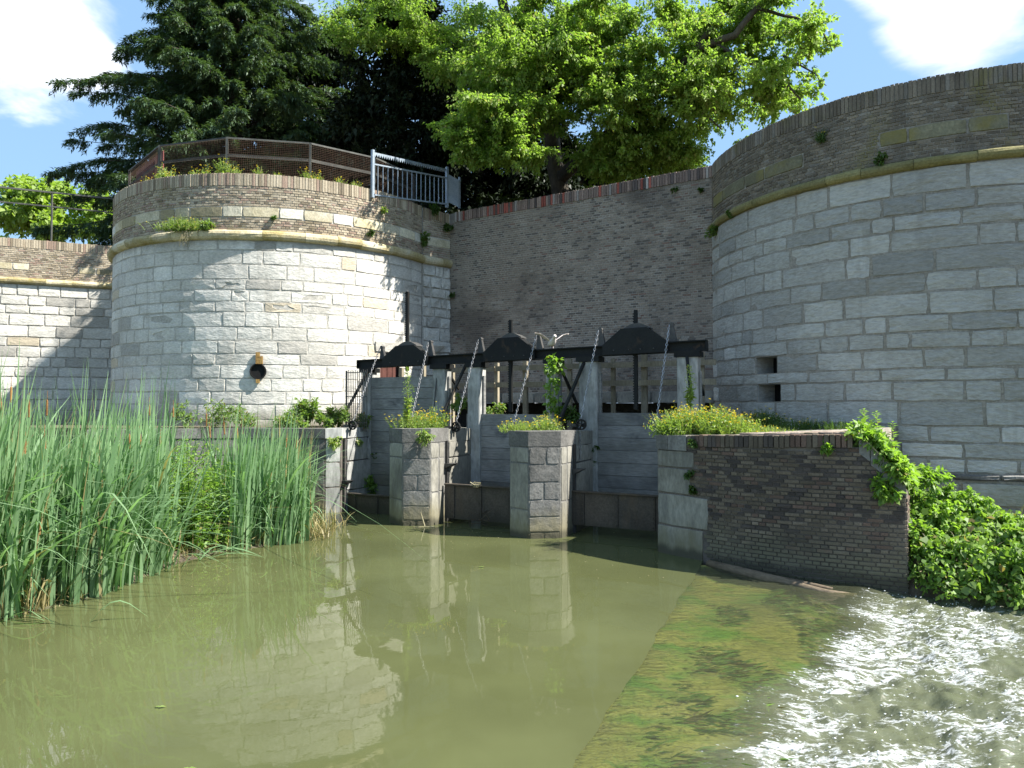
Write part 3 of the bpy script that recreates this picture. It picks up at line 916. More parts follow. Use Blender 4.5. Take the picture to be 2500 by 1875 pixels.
def poly_face_pieces(parent, a, b, zs, mat, cuts, out=0.010, gap=0.009, rough=0.006, name='block'):
    """facing blocks on one flat face of a pier"""
    cv = line(a, b, 8)
    for r in range(len(zs) - 1):
        n = cuts[r % len(cuts)]
        ps = [0] + [cv.L * (k + rnd.uniform(-0.12, 0.12)) / n for k in range(1, n)] + [cv.L]
        for k in range(n):
            vs, fs = stone_geo(cv, ps[k], ps[k + 1], zs[r], zs[r + 1], out, gap, rough, edge=0.012, ragged=0.005)
            obj(name, vs, fs, mat, parent)


def pier(label, A, B, C, D, E, back, top, tone):
    pts = [A, B, C, D, E]
    e2 = (E[0] + BX[0] * back, E[1] + BX[1] * back)
    a2 = (A[0] + BX[0] * (back + 0.1), A[1] + BX[1] * (back + 0.1))
    r_ = root('sluice_pier', ((B[0] + C[0]) / 2, (B[1] + C[1]) / 2 + 0.5, 0), label, 'pier', 'stone piers of the sluice')
    poly = [A, B, C, D, E, e2, a2]
    MB().prism(poly, BOT, top - 0.18).build('pier_body', M['pier_stone'], r_)
    zs = [BOT, 0.12, 0.42, 0.74, 1.08, 1.42, top - 0.30]
    poly_face_pieces(r_, A, B, [BOT, 0.55, 1.45, top - 0.30], M['concrete'], [1], rough=0.003)
    poly_face_pieces(r_, B, C, zs, M['pier_stone'], [2, 1, 1, 2, 1, 2], rough=0.005)
    poly_face_pieces(r_, C, D, [BOT, 0.7, 1.42, top - 0.30], M['concrete'], [1], rough=0.003)
    poly_face_pieces(r_, D, E, [BOT, 0.7, 1.42, top - 0.30], M['concrete'], [1], rough=0.003)
    # side wall with gate groove
    g = 0.16
    gs = (E[0] + BX[0] * g, E[1] + BX[1] * g)
    poly_face_pieces(r_, gs, e2, [BOT, 0.7, 1.40, top - 0.30], M['concrete'], [1, 1, 2], out=0.035, rough=0.004)
    # cap stones
    cx, cy = sum(p[0] for p in poly[:5]) / 5, sum(p[1] for p in poly[:5]) / 5
    cap = [(p[0] + (p[0] - cx) * 0.03, p[1] + (p[1] - cy) * 0.03) for p in [A, B, C, D, E]]
    mid1 = (E[0] + BX[0] * 0.12 + 0.04, E[1] + BX[1] * 0.12)
    mid0 = (A[0] + BX[0] * 0.25 - 0.03, A[1] + BX[1] * 0.25)
    MB().prism(cap + [mid1, mid0], top - 0.29, top).build('cap_stone', M['pier_stone'], r_)
    t2 = top - 0.03
    MB().prism([(mid0[0] + 0.03, mid0[1] + 0.01), (mid1[0] - 0.02, mid1[1] + 0.01), (mid1[0] + BX[0] * 0.75, mid1[1] + BX[1] * 0.75), (mid0[0] + BX[0] * 0.75, mid0[1] + BX[1] * 0.75)],
               t2 - 0.28, t2).build('cap_stone', M['concrete'], r_)
    MB().prism([(mid0[0] + BX[0] * 0.76, mid0[1] + BX[1] * 0.76), (mid1[0] + BX[0] * 0.76, mid1[1] + BX[1] * 0.76), (e2[0] + 0.03, e2[1]), (a2[0], a2[1])],
               t2 - 0.28, t2 - 0.01).build('cap_stone', M['concrete'], r_)
    m = MB()
    gp = (E[0] + BX[0] * 0.08 + 0.012, E[1] + BX[1] * 0.08)
    m.bar((gp[0], gp[1], BOT), (gp[0], gp[1], top - 0.28), 0.05, 0.09, up=(UX[0], UX[1], 0))
    m.build('gate_guide', M['iron'], r_)
    m = MB()
    zz = top - 0.78
    q0 = V3(E[0] + 0.01, E[1] + 0.02, zz)
    m.add([q0, q0 + V3(UX[0], UX[1], 0) * 0.22, q0 + V3(BX[0], BX[1], 0) * 0.24 + V3(UX[0], UX[1], 0) * 0.22, q0 + V3(BX[0], BX[1], 0) * 0.24,
           q0 + V3(0, 0, -0.12), q0 + V3(BX[0] * 0.24, BX[1] * 0.24, -0.12)],
          [(0, 1, 2, 3), (0, 4, 1), (3, 2, 5), (1, 4, 5, 2), (0, 3, 5, 4)])
    m.build('bracket', M['iron'], r_)
    return r_


pier2 = pier('stone sluice pier left of centre, flowering weeds spilling over its front', (-2.68, 15.6), (-2.33, 15.18), (-1.74, 15.18), (-1.58, 15.39), (-1.50, 15.66), 1.7, PIER_TOP, 0)
pier3 = pier('stone sluice pier right of centre, next to the dark brick wing wall', (-0.04, 14.09), (0.324, 13.73), (0.94, 13.80), (1.08, 13.98), (1.20, 14.32), 1.5, PIER_TOP, 1)

# left bank: quay wall
bank = root('quay_wall', (-4.6, 17.3, 0), 'low dark quay wall with pale stone corner behind the reeds', 'quay wall')
bA, bB, bC, bD = (-9.8, 16.4), (-6.6, 17.15), (-4.45, 16.95), (-4.10, 17.06)
bE = (bD[0] + BX[0] * 1.9, bD[1] + BX[1] * 1.9)
BANK_TOP = 2.0
MB().prism([bA, bB, bC, bD, bE, (-2.6, 21.4), (-5, 20), (-9.5, 19.2), (-14, 20.5), (-15, 17.5)], BOT, BANK_TOP - 0.16).build('quay_body', M['dark_mortar'], bank)
MB().prism([(bE[0] - 1.5, bE[1] + 0.3), (bE[0] - 0.06, bE[1] + 0.1), (-2.6, 21.4), (-5, 20.6), (-9.5, 19.4), (-14, 20.5), (-14.5, 17.6), (-9.8, 16.75), (-6.6, 17.5), (-4.6, 17.4)],
           BANK_TOP - 0.18, BANK_TOP + 0.02).build('quay_earth', M['soil'], bank)
poly_face_pieces(bank, bA, bB, [BOT, 0.4, 0.9, 1.35, BANK_TOP - 0.24], M['pier_stone'], [4, 3, 4, 3])
poly_face_pieces(bank, bB, bC, [BOT, 0.4, 0.9, 1.35, BANK_TOP - 0.24], M['pier_stone'], [2, 3, 2, 3])
poly_face_pieces(bank, bC, bD, [BOT, 0.6, 1.2, BANK_TOP - 0.24], M['post_concrete'], [1], name='corner_stone', rough=0.003)
gs = (bD[0] + BX[0] * 0.18, bD[1] + BX[1] * 0.18)
poly_face_pieces(bank, gs, bE, [BOT, 0.5, 1.2, BANK_TOP - 0.24], M['post_concrete'], [1, 1, 2], out=0.03, rough=0.004)
def along(a, b, t):
    return (a[0] + (b[0] - a[0]) * t, a[1] + (b[1] - a[1]) * t)
for a, b, n in ((bA, bB, 4), (bB, bC, 3)):
    for k in range(n):
        p, q = along(a, b, k / n + 0.003), along(a, b, (k + 1) / n - 0.003)
        MB().prism([(p[0], p[1] - 0.03), (q[0], q[1] - 0.03), (q[0] + 0.02, q[1] + 0.42), (p[0] + 0.02, p[1] + 0.42)], BANK_TOP - 0.23, BANK_TOP + rnd.uniform(-0.01, 0.01)).build('cap_stone', M['pier_stone'], bank)
MB().prism([(bC[0] + 0.01, bC[1] - 0.03), (bD[0] + 0.03, bD[1] - 0.02), (bD[0] + BX[0] * 0.8 + 0.03, bD[1] + BX[1] * 0.8), (bD[0] + BX[0] * 0.8 - 0.8, bD[1] + BX[1] * 0.8)],
           BANK_TOP - 0.23, BANK_TOP).build('cap_stone', M['post_concrete'], bank)
MB().prism([(bD[0] + BX[0] * 0.81 + 0.03, bD[1] + BX[1] * 0.81), (bE[0] + 0.04, bE[1]), (bE[0] - 0.8, bE[1]), (bD[0] + BX[0] * 0.81 - 0.75, bD[1] + BX[1] * 0.81)],
           BANK_TOP - 0.23, BANK_TOP - 0.005).build('cap_stone', M['post_concrete'], bank)
m = MB()
gp = (bD[0] + BX[0] * 0.09 + 0.012, bD[1] + BX[1] * 0.09)
m.bar((gp[0], gp[1], BOT), (gp[0], gp[1], BANK_TOP - 0.24), 0.05, 0.1, up=(UX[0], UX[1], 0))
m.build('gate_guide', M['iron'], bank)
m = MB()
q0 = V3(bD[0] + 0.01, bD[1] + 0.03, 0.75)
m.add([q0, q0 + V3(UX[0], UX[1], 0) * 0.2, q0 + V3(BX[0], BX[1], 0) * 0.24 + V3(UX[0], UX[1], 0) * 0.2, q0 + V3(BX[0], BX[1], 0) * 0.24, q0 + V3(0, 0, -0.12), q0 + V3(BX[0] * 0.24, BX[1] * 0.24, -0.12)],
      [(0, 1, 2, 3), (0, 4, 1), (3, 2, 5), (1, 4, 5, 2), (0, 3, 5, 4)])
m.build('bracket', M['iron'], bank)

# ------------------------------------------------------------------ wing wall (dark brick) on the right
ww = root('wing_wall', (4.0, 12.3, 0), 'low dark brick wing wall with weedy top and sloping end, in front of the shaded tower', 'wing wall')
ctrl = [(2.57, 12.55), (2.80, 12.22), (3.10, 11.88), (3.62, 11.33), (4.05, 10.97), (4.5, 10.68), (5.05, 10.38), (5.60, 10.13)]
cs = np.array(ctrl)
tt_ = np.concatenate([[0], np.cumsum(np.hypot(*np.diff(cs, axis=0).T))])
ts = np.linspace(0, tt_[-1], 60)
cvG = Curve(list(zip(np.interp(ts, tt_, cs[:, 0]), np.interp(ts, tt_, cs[:, 1]))))
pr = on_plane(2097, 1057, (4.5, 10.68), (0.88, -0.47))
S_END = cvG.near((pr.x, pr.y))                         # where the level top ends
pe = on_plane(2194, 1175, (4.5, 10.68), (0.88, -0.47))
WT0, WT1 = 2.04, 2.15


def wtop(u):
    if u <= S_END:
        return WT0 + (WT1 - WT0) * u / S_END
    t = (u - S_END) / (cvG.L - S_END)
    return WT1 + (pe.z - WT1) * t


ZQ = [BOT, 0.5, 1.05, 1.50, 1.78]
QW = [0.75, 0.80, 0.42, 0.52, 0.50]


def in_quoin(u, z):
    w = 0.62
    for k in range(4):
        if ZQ[k] <= z < ZQ[k + 1]:
            w = (0.96, 1.06, 0.72, 0.80)[k]
    return u < w or z > wtop(u) - (0.21 if u <= S_END + 0.02 else 0.20)


# body prism behind the face
nb = 40
front = [cvG.at(cvG.L * i / (nb - 1), 0, -0.004) for i in range(nb)]
tops = [wtop(cvG.L * i / (nb - 1)) for i in range(nb)]
m = MB()
backp = []
for i in range(nb):
    u = cvG.L * i / (nb - 1)
    p = front[i]
    t = min(u / S_END, 1)
    if u <= S_END:
        d = Vector((RT_C[0] - p.x, RT_C[1] - p.y, 0))
        dd = d.length
        b = p + d * ((dd - RT_R + 0.35) / dd) if i > 10 else p + Vector((BX[0], BX[1], 0)) * (3.4)
    else:
        d = Vector((RT_C[0] - p.x, RT_C[1] - p.y, 0)).normalized()
        b = p + d * 0.55
    backp.append(b)
o0 = 0
for i in range(nb):
    p, b, z = front[i], backp[i], tops[i]
    zt = z - (0.19 if i * cvG.L / (nb - 1) <= S_END else 0.20)
    m.v += [V3(p.x, p.y, BOT), V3(p.x, p.y, zt), V3(b.x, b.y, zt + 0.02), V3(b.x, b.y, BOT)]
for i in range(nb - 1):
    a, b = i * 4, (i + 1) * 4
    m.f += [(a, b, b + 1, a + 1), (a + 1, b + 1, b + 2, a + 2), (a + 2, b + 2, b + 3, a + 3)]
m.f += [(0, 1, 2, 3), ((nb - 1) * 4 + 3, (nb - 1) * 4 + 2, (nb - 1) * 4 + 1, (nb - 1) * 4)]
m.build('wall_body', M['dark_mortar'], ww)
# top: earth and worn bricks
m = MB()
k0 = [i for i in range(nb) if i * cvG.L / (nb - 1) <= S_END]
for i in k0:
    p, b, z = front[i], backp[i], tops[i]
    inn = p + (b - p).normalized() * 0.235
    m.v += [V3(inn.x, inn.y, z - 0.3), V3(inn.x, inn.y, z - 0.005), V3(b.x, b.y, z + 0.035), V3(b.x, b.y, z - 0.3)]
for i in range(len(k0) - 1):
    a, b = i * 4, (i + 1) * 4
    m.f += [(a, b, b + 1, a + 1), (a + 1, b + 1, b + 2, a + 2), (a + 2, b + 2, b + 3, a + 3)]
m.f += [(0, 1, 2, 3), tuple((len(k0) - 1) * 4 + j for j in (3, 2, 1, 0))]
m.build('earth_top', M['dusty_top'], ww)
rows = brick_rows(cvG, 0.0, cvG.L, 0.0 - 0.25, 2.2, bl=0.225, bh=0.0635, joint=0.010, out=0.010, rough=0.004, skip=lambda u, z: in_quoin(u, z))
rows = [r for r in rows if max(v.z for v in r[0]) < wtop(cvG.near(r[0][0])) - 0.17]
def facing(r):
    c = sum((v for v in r[0]), Vector()) / 8
    return (-c.z if c.z > 0.05 else 9) + c.y * 0.25 - c.x * 0.3
zsel = sorted(rows, key=lambda r: abs((sum(v.z for v in r[0]) / 8) - 1.15) + 0.12 * abs(r[0][0].x - 4.6))
for vs, fs in zsel[:300]:
    obj('brick', vs, fs, M['wing_brick'], ww)
brick_stuff(ww, zsel[300:], M['wing_brick'])
# rowlock coping, front edge
soldiers(ww, cvG, 0.66, S_END, 0, 0, M['wing_brick'], w=0.079, deep=0.24, out=0.03, zf=lambda u: (wtop(u) - 0.19, wtop(u)))
# worn bricks lying on top behind the coping near the end
v_, f_ = brick_unit('top_brick', 0.2, 0.1, 0.03, M['top_brick'], ww)
base = None
for r in range(7):
    for k in range(9):
        u = S_END - 1.75 + k * 0.215 + (0.1 if r % 2 else 0)
        if u > S_END - 0.05:
            continue
        p = cvG.at(u, wtop(u) + 0.010 + rnd.uniform(-0.005, 0.005), -0.30 - r * 0.112)
        if base is None:
            base = obj('top_brick', v_, f_, M['top_brick'], ww, keep=True)
            base.location = p - WLOC[ww.name]
            base.rotation_euler = (0, 0, cvG.rot(u))
        else:
            inst(base, ww, p, cvG.rot(u) + rnd.uniform(-0.03, 0.03))
# quoin blocks
for k in range(4):
    w = (0.96, 1.06, 0.72, 0.80)[k]
    vs, fs = stone_geo(cvG, 0.0, w, ZQ[k], ZQ[k + 1] if k < 3 else WT0 - 0.24, 0.018, 0.014, 0.006, edge=0.012, ragged=0.006)
    obj('quoin', vs, fs, M['concrete'], ww)
vs, fs = stone_geo(cvG, -0.0, 0.28, WT0 - 0.24, WT0, 0.035, 0.012, 0.004)
for sA, sB in ((0.0, 0.26), (0.27, 0.65)):
    m = MB()
    q = [cvG.at(sA, 0, 0.035), cvG.at(sB, 0, 0.035), cvG.at(sB, 0, -0.5), cvG.at(sA, 0, -0.5)]
    m.prism([(p.x, p.y) for p in q], WT0 - 0.24, [wtop(sA), wtop(sB), wtop(sB), wtop(sA)])
    m.build('cap_stone', M['pier_stone'], ww)
# left side of the wing wall facing the gate channel
c0 = cvG.at(0, 0)
cvS = line((c0.x + BX[0] * 3.2, c0.y + BX[1] * 3.2), (c0.x, c0.y), 10)
poly_face_pieces(ww, (c0.x + BX[0] * 3.2, c0.y + BX[1] * 3.2), (c0.x, c0.y), [BOT, 0.5, 1.05, 1.5, WT0 - 0.24], M['concrete'], [3, 2, 3, 2])
# sloping coping stones down the end
n = 4
for k in range(n):
    ua, ub = S_END + (cvG.L - S_END) * k / n + 0.006, S_END + (cvG.L - S_END) * (k + 1) / n - 0.004
    m = MB()
    q = []
    for u, th in ((ua, 0.27), (ub, 0.23)):
        for oo in (0.022, -0.55):
            p = cvG.at(u, 0, oo)
            q.append((p, wtop(u), th))
    vs = [V3(p.x, p.y, z - th) for p, z, th in q] + [V3(p.x, p.y, z) for p, z, th in q]
    m.add(vs, [(0, 1, 3, 2), (4, 6, 7, 5), (0, 2, 6, 4), (1, 5, 7, 3), (0, 4, 5, 1), (2, 3, 7, 6)])
    m.build('sloping_stone', M['pier_stone'], ww)
# end face bricks (towards the bush)
pE = cvG.at(cvG.L, 0)
tE = (Vector((RT_C[0] - pE.x, RT_C[1] - pE.y, 0))).normalized()
cvEnd = line((pE.x, pE.y), (pE.x + tE.x * 0.55, pE.y + tE.y * 0.55), 5)
brick_stuff(ww, brick_rows(cvEnd, 0, cvEnd.L, -0.2, pe.z - 0.24), M['wing_brick'], 'end_brickwork')

# ------------------------------------------------------------------ water, weir
SILL = [(3.0, 11.4), (2.66, 10.55), (1.55, 7.85), (0.42, 5.10), (-0.75, 2.2), (-1.7, -0.2), (-4.2, -6.5)]


_s = []
for (xa, ya), (xb, yb) in zip(SILL[:-1], SILL[1:]):
    for k in range(14):
        t = k / 14
        y_ = ya + (yb - ya) * t
        _s.append((xa + (xb - xa) * t + 0.022 * math.sin(y_ * 2.7 + 0.6) * math.sin(y_ * 1.1) + 0.010 * math.sin(y_ * 9.1) + rnd.uniform(-0.012, 0.012), y_))
SILL = _s + [SILL[-1]]


def water_mat(name, deep):
    m, T = newmat(name)
    g = T.n('NewGeometry')
    pos = g.outputs['Position']
    v1 = T.noise(T.scalevec(pos, (1.0, 0.55, 1)), 1.1, 3, 0.5, 0.4)
    v2 = T.noise(pos, 5.0, 3, 0.5)
    h = T.math('ADD', v1, T.math('MULTIPLY', v2, 0.10))
    bp = T.n('Bump', {'Strength': 0.10, 'Distance': 0.05, 'Height': h})
    murk = T.noise(pos, 0.35, 4, 0.55)
    col = T.mix(T.step(murk, 0.35, 0.68), deep[0], deep[1])
    p = T.n('BsdfPrincipled', {'Base Color': col, 'Roughness': 0.015, 'IOR': 1.333, 'Specular IOR Level': 0.5, 'Normal': bp.outputs[0]})
    out = T.n('OutputMaterial')
    T.t.links.new(p.outputs[0], out.inputs[0])
    return m


M['pool'] = water_mat('murky_pool_water', ((0.070, 0.077, 0.031), (0.092, 0.101, 0.042)))
pool = sheet('pool_water', SILL + [(-60, -6.5), (-60, 30), (6, 30), (6, 12.9), (3.4, 12.4)], 0.0, M['pool'])


def weir_material():
    m, T = newmat('running_weir_water')
    g = T.n('NewGeometry')
    pos = g.outputs['Position']
    at_f = T.n('Attribute', attribute_name='foam', attribute_type='GEOMETRY').outputs['Fac']
    at_t = T.n('Attribute', attribute_name='murk', attribute_type='GEOMETRY').outputs['Fac']
    n1 = T.noise(T.scalevec(pos, (1.4, 4.2, 2.0)), 2.4, 7, 0.68, 0.9)
    n2 = T.noise(T.scalevec(pos, (7.0, 11.0, 7.0)), 3.6, 5, 0.75)
    f = T.math('ADD', at_f, T.math('ADD', T.math('MULTIPLY', T.math('SUBTRACT', n1, 0.5), 2.4), T.math('MULTIPLY', T.math('SUBTRACT', n2, 0.5), 3.0)))
    n3 = T.noise(T.scalevec(pos, (3.2, 8.5, 4.0)), 2.2, 4, 0.7, 0.6)
    n4 = T.noise(T.scalevec(pos, (16.0, 24.0, 16.0)), 2.6, 3, 0.6)
    f = T.math('ADD', T.math('ADD', at_f, T.math('MULTIPLY', T.math('SUBTRACT', n1, 0.5), 1.5)),
               T.math('ADD', T.math('ADD', T.math('MULTIPLY', T.math('SUBTRACT', n3, 0.5), 3.6), T.math('MULTIPLY', T.math('SUBTRACT', n2, 0.5), 1.15)),
                      T.math('MULTIPLY', T.math('SUBTRACT', n4, 0.5), 0.5)))
    foam = T.math('MULTIPLY', T.step(f, 0.34, 1.05), 0.97)
    wv = T.noise(T.scalevec(pos, (2.0, 5.0, 1)), 2.4, 4, 0.6, 0.4)
    wv2 = T.noise(T.scalevec(pos, (9.0, 15.0, 9.0)), 2.0, 4, 0.65)
    bp = T.n('Bump', {'Strength': 0.5, 'Distance': 0.05, 'Height': T.math('ADD', wv, T.math('MULTIPLY', wv2, 0.35))})
    turb = T.n('BsdfPrincipled', {'Base Color': (0.092, 0.10, 0.060, 1), 'Roughness': 0.05, 'IOR': 1.333, 'Normal': bp.outputs[0]})
    tr = T.n('BsdfTransparent', {'Color': (0.88, 0.91, 0.74, 1)})
    gl = T.n('BsdfGlossy', {'Color': (1, 1, 1, 1), 'Roughness': 0.05, 'Normal': bp.outputs[0]})
    fr = T.n('Fresnel', {'IOR': 1.333, 'Normal': bp.outputs[0]})
    clear = T.n('MixShader', {0: fr.outputs[0], 1: tr.outputs[0], 2: gl.outputs[0]})
    body = T.n('MixShader', {0: at_t, 1: clear.outputs[0], 2: turb.outputs[0]})
    bf = T.n('Bump', {'Strength': 0.9, 'Distance': 0.05, 'Height': n2})
    fo = T.n('BsdfPrincipled', {'Base Color': (0.66, 0.68, 0.68, 1), 'Roughness': 0.35, 'Specular IOR Level': 0.5, 'Normal': bf.outputs[0]})
    mx = T.n('MixShader', {0: foam, 1: body.outputs[0], 2: fo.outputs[0]})
    out = T.n('OutputMaterial')
    T.t.links.new(mx.outputs[0], out.inputs[0])
    return m


def vnoise(x, y, seed=0):
    """value noise on arrays"""
    xi, yi = np.floor(x).astype(int), np.floor(y).astype(int)
    xf, yf = x - xi, y - yi
    u, v = xf * xf * (3 - 2 * xf), yf * yf * (3 - 2 * yf)

    def h(a, b):
        t = np.sin(a * 127.1 + b * 311.7 + seed * 74.7) * 43758.5453
        return t - np.floor(t)
    return (h(xi, yi) * (1 - u) + h(xi + 1, yi) * u) * (1 - v) + (h(xi, yi + 1) * (1 - u) + h(xi + 1, yi + 1) * u) * v


def fbm(x, y, o=4, seed=0):
    r, a = 0, 0.5
    for k in range(o):
        r = r + a * vnoise(x * 2 ** k, y * 2 ** k, seed + k)
        a *= 0.5
    return r


sill = np.array(SILL)
sy = np.linspace(11.4, -6.5, 380)
sx = np.interp(-sy, -sill[:, 1], sill[:, 0])
AD = np.concatenate([np.linspace(0, 4.2, 190), np.linspace(4.25, 9.5, 90)])
Xg = sx[:, None] + AD[None, :] * 0.985
Yg = sy[:, None] - AD[None, :] * 0.10
front_a = 1.38 + np.clip((Yg - 5.0) * 0.30, -0.8, 1.6) + (fbm(Yg * 1.1, AD[None, :] * 0 + 3.1, 3, 5) - 0.45) * 1.5
d_ = AD[None, :] - front_a
fall = np.clip(d_ + 0.55, 0, 0.9) / 0.9
fall = fall * fall * (3 - 2 * fall)
Zg = -0.10 * fall - 0.012 * np.clip(AD[None, :], 0, 2)
ramp = np.clip(d_ * 1.4 + 0.35, 0, 1)
waves = (fbm(Xg * 1.6, Yg * 2.6, 4, 1) - 0.47) * 0.15 + (fbm(Xg * 5.5, Yg * 7.5, 4, 9) - 0.44) * 0.15
Zg = Zg + ramp * waves + (1 - ramp) * np.clip(AD[None, :], 0, 0.5) * (fbm(Xg * 1.3, Yg * 4.0, 3, 4) - 0.47) * 0.05
lines_ = np.exp(-(np.abs(d_ - 0.10) / 0.30) ** 2) * 0.95 + np.exp(-(np.abs(d_ - 1.05 - 0.4 * fbm(Yg * 0.9, Xg * 0.3, 2, 8)) / 0.30) ** 2) * 0.55
patch = fbm(Xg * 0.75 + 3, Yg * 1.35, 4, 21)
foam = lines_ * np.clip((patch - 0.30) * 4.2, 0, 1.0) + ramp * (0.28 + (patch - 0.46) * 2.4) * np.clip(1.25 - d_ * 0.16, 0.2, 1)
side = np.clip((Yg - 8.2) / 1.2, 0, 1)
foam = foam * (1 - 0.75 * side) + side * ramp * 0.12
foam = np.where(AD[None, :] < 0.5, -1.5, foam)
foam = foam * np.clip((d_ + 0.7) * 3, 0, 1) - (1 - np.clip((d_ + 0.7) * 3, 0, 1)) * 1.6
foam = np.minimum(foam, 0.62)
murk = np.clip(0.24 + 0.25 * (fbm(Xg * 0.8, Yg * 0.8, 3, 55) - 0.4) + fall * 0.85 + 0.12 * side, 0, 1)
edge0 = np.clip(AD[None, :] / 0.10, 0, 1)
Zg = Zg * edge0
V = np.stack([Xg, Yg, Zg], axis=2).reshape(-1, 3)
ny_, na_ = len(sy), len(AD)
ii = (np.arange(ny_ - 1)[:, None] * na_ + np.arange(na_ - 1)[None, :]).ravel()
Fw = np.stack([ii, ii + na_, ii + na_ + 1, ii + 1], axis=1)
M['weir'] = weir_material()
ww_o = big_mesh('weir_water', V, Fw, M['weir'], smooth=True, centre=(0, 0, 0))
ww_o['kind'] = 'structure'
for nm, arr_ in (('foam', foam), ('murk', murk + 0 * Xg)):
    a_ = ww_o.data.attributes.new(nm, 'FLOAT', 'POINT')
    a_.data.foreach_set('value', arr_.astype(np.float32).ravel())

M['weir_slab'] = weathered('mossy_weir_slab', (0.18, 0.178, 0.046), (0.275, 0.26, 0.080), rand=0.0, scale=1.4, grain=12, bump=0.5, bdist=0.03, stretch=(0.8, 1.5, 1), grainamt=0.2,
                           stains=(((0.060, 0.165, 0.016), (1.0, 1.7, 1), 0.45, 0.64, 0.85), ((0.05, 0.12, 0.014), (3.0, 5.0, 1), 0.60, 0.70, 0.7), ((0.11, 0.085, 0.03), (1.3, 2.0, 1), 0.56, 0.68, 0.5)))
m = MB()
ns = 50
for i in range(ns):
    y = 11.6 + (-6.5 - 11.6) * i / (ns - 1)
    x = float(np.interp(-y, -sill[:, 1], sill[:, 0]))
    j1 = (vnoise(np.array([y * 2.0]), np.array([1.0]), 3)[0] - 0.5) * 0.10
    m.v += [V3(x - 0.9, y, -0.30), V3(x - 0.10 + j1 * 0.3, y, -0.022), V3(x + 0.20 + j1, y, -0.020), V3(x + 0.30, y, -0.065), V3(x + 1.0, y - 0.1, -0.10), V3(x + 1.6, y - 0.16, -0.20), V3(x + 2.3, y - 0.23, -0.50), V3(x + 9.5, y - 0.9, -0.7)]
for i in range(ns - 1):
    for j in range(7):
        m.f.append((i * 8 + j, (i + 1) * 8 + j, (i + 1) * 8 + j + 1, i * 8 + j + 1))
m.build('weir_slab', M['weir_slab'], None, True)['kind'] = 'structure'

# spray flecks thrown up over the white water, and algae trailing on the slab
wq = np.clip(foam + 0.25, 0, 1.2) ** 2
pr_w = (wq * (Xg > 0)).ravel()
pr_w = pr_w / pr_w.sum()
idx = rng.choice(len(pr_w), 4000, p=pr_w)
C = np.stack([Xg.ravel()[idx], Yg.ravel()[idx], Zg.ravel()[idx]], axis=1) + rng.normal(size=(4000, 3)) * np.array([0.03, 0.02, 0.0])
C[:, 2] += np.abs(rng.normal(size=4000)) * 0.022
sz = rng.uniform(0.003, 0.010, 4000)[:, None]
oct_ = np.array([[1.6, 0, 0], [-1.6, 0, 0], [0, 1, 0], [0, -1, 0], [0, 0, 0.8], [0, 0, -0.8]])
V = (C[:, None, :] + oct_[None] * sz[:, :, None]).reshape(-1, 3)
of = np.array([[0, 2, 4], [2, 1, 4], [1, 3, 4], [3, 0, 4], [2, 0, 5], [1, 2, 5], [3, 1, 5], [0, 3, 5]])
Fo = (np.arange(4000)[:, None, None] * 6 + of[None]).reshape(-1, 3)
M['spray'] = weathered('white_spray', (0.74, 0.76, 0.77), (0.84, 0.85, 0.85), rand=0.1, bump=0.0, rough=0.25, spec=0.5)
tag(big_mesh('spray', V, Fo, M['spray'], smooth=True), 'white flecks of spray thrown up over the rapids', 'spray', kind='stuff')
M['algae'] = leafmat('trailing_algae', (0.075, 0.165, 0.018), (0.15, 0.235, 0.038), 0.2, dead=((0.16, 0.13, 0.04), 0.25))

# ------------------------------------------------------------------ right bank soil under the bush
def bank_z(x, y):
    return 0.0


def bush_top(x, y):
    """height of the right-hand bush over the bank"""
    t = np.clip((x - 5.4) / 2.6, 0, 1.5)
    f = np.clip((y - (9.95 - (x - 5.6) * 0.62)) / 1.3, 0, 1) ** 0.6
    return (1.36 - 0.50 * t) * f + 0.30 * np.sin(x * 2.3 + 1.0) * f * np.sin(y * 2.0) * 0.6 - 0.05


gx, gy = np.meshgrid(np.linspace(5.55, 9.5, 34), np.linspace(7.0, 13.2, 44), indexing='ij')
gz = np.maximum(bush_top(gx, gy) - 0.42, -0.6 + 0 * gx)
gz = np.where(gy < 9.95 - (gx - 5.6) * 0.62 + 0.1, -0.8, gz)
V = np.stack([gx, gy, gz], axis=2).reshape(-1, 3)
ii = (np.arange(33)[:, None] * 44 + np.arange(43)[None, :]).ravel()
big_mesh('river_bank', V, np.stack([ii, ii + 44, ii + 45, ii + 1], axis=1), M['soil'], smooth=True)['kind'] = 'structure'

# ------------------------------------------------------------------ stop logs, gates, posts, beam
def lp(px, py=900, off=0.0):
    p0 = (LOGP[0] + BX[0] * off, LOGP[1] + BX[1] * off)
    return on_plane(px, py, p0, UX)


UU, BB, ZZ = Vector((UX[0], UX[1], 0)), Vector((BX[0], BX[1], 0)), Vector((0, 0, 1))


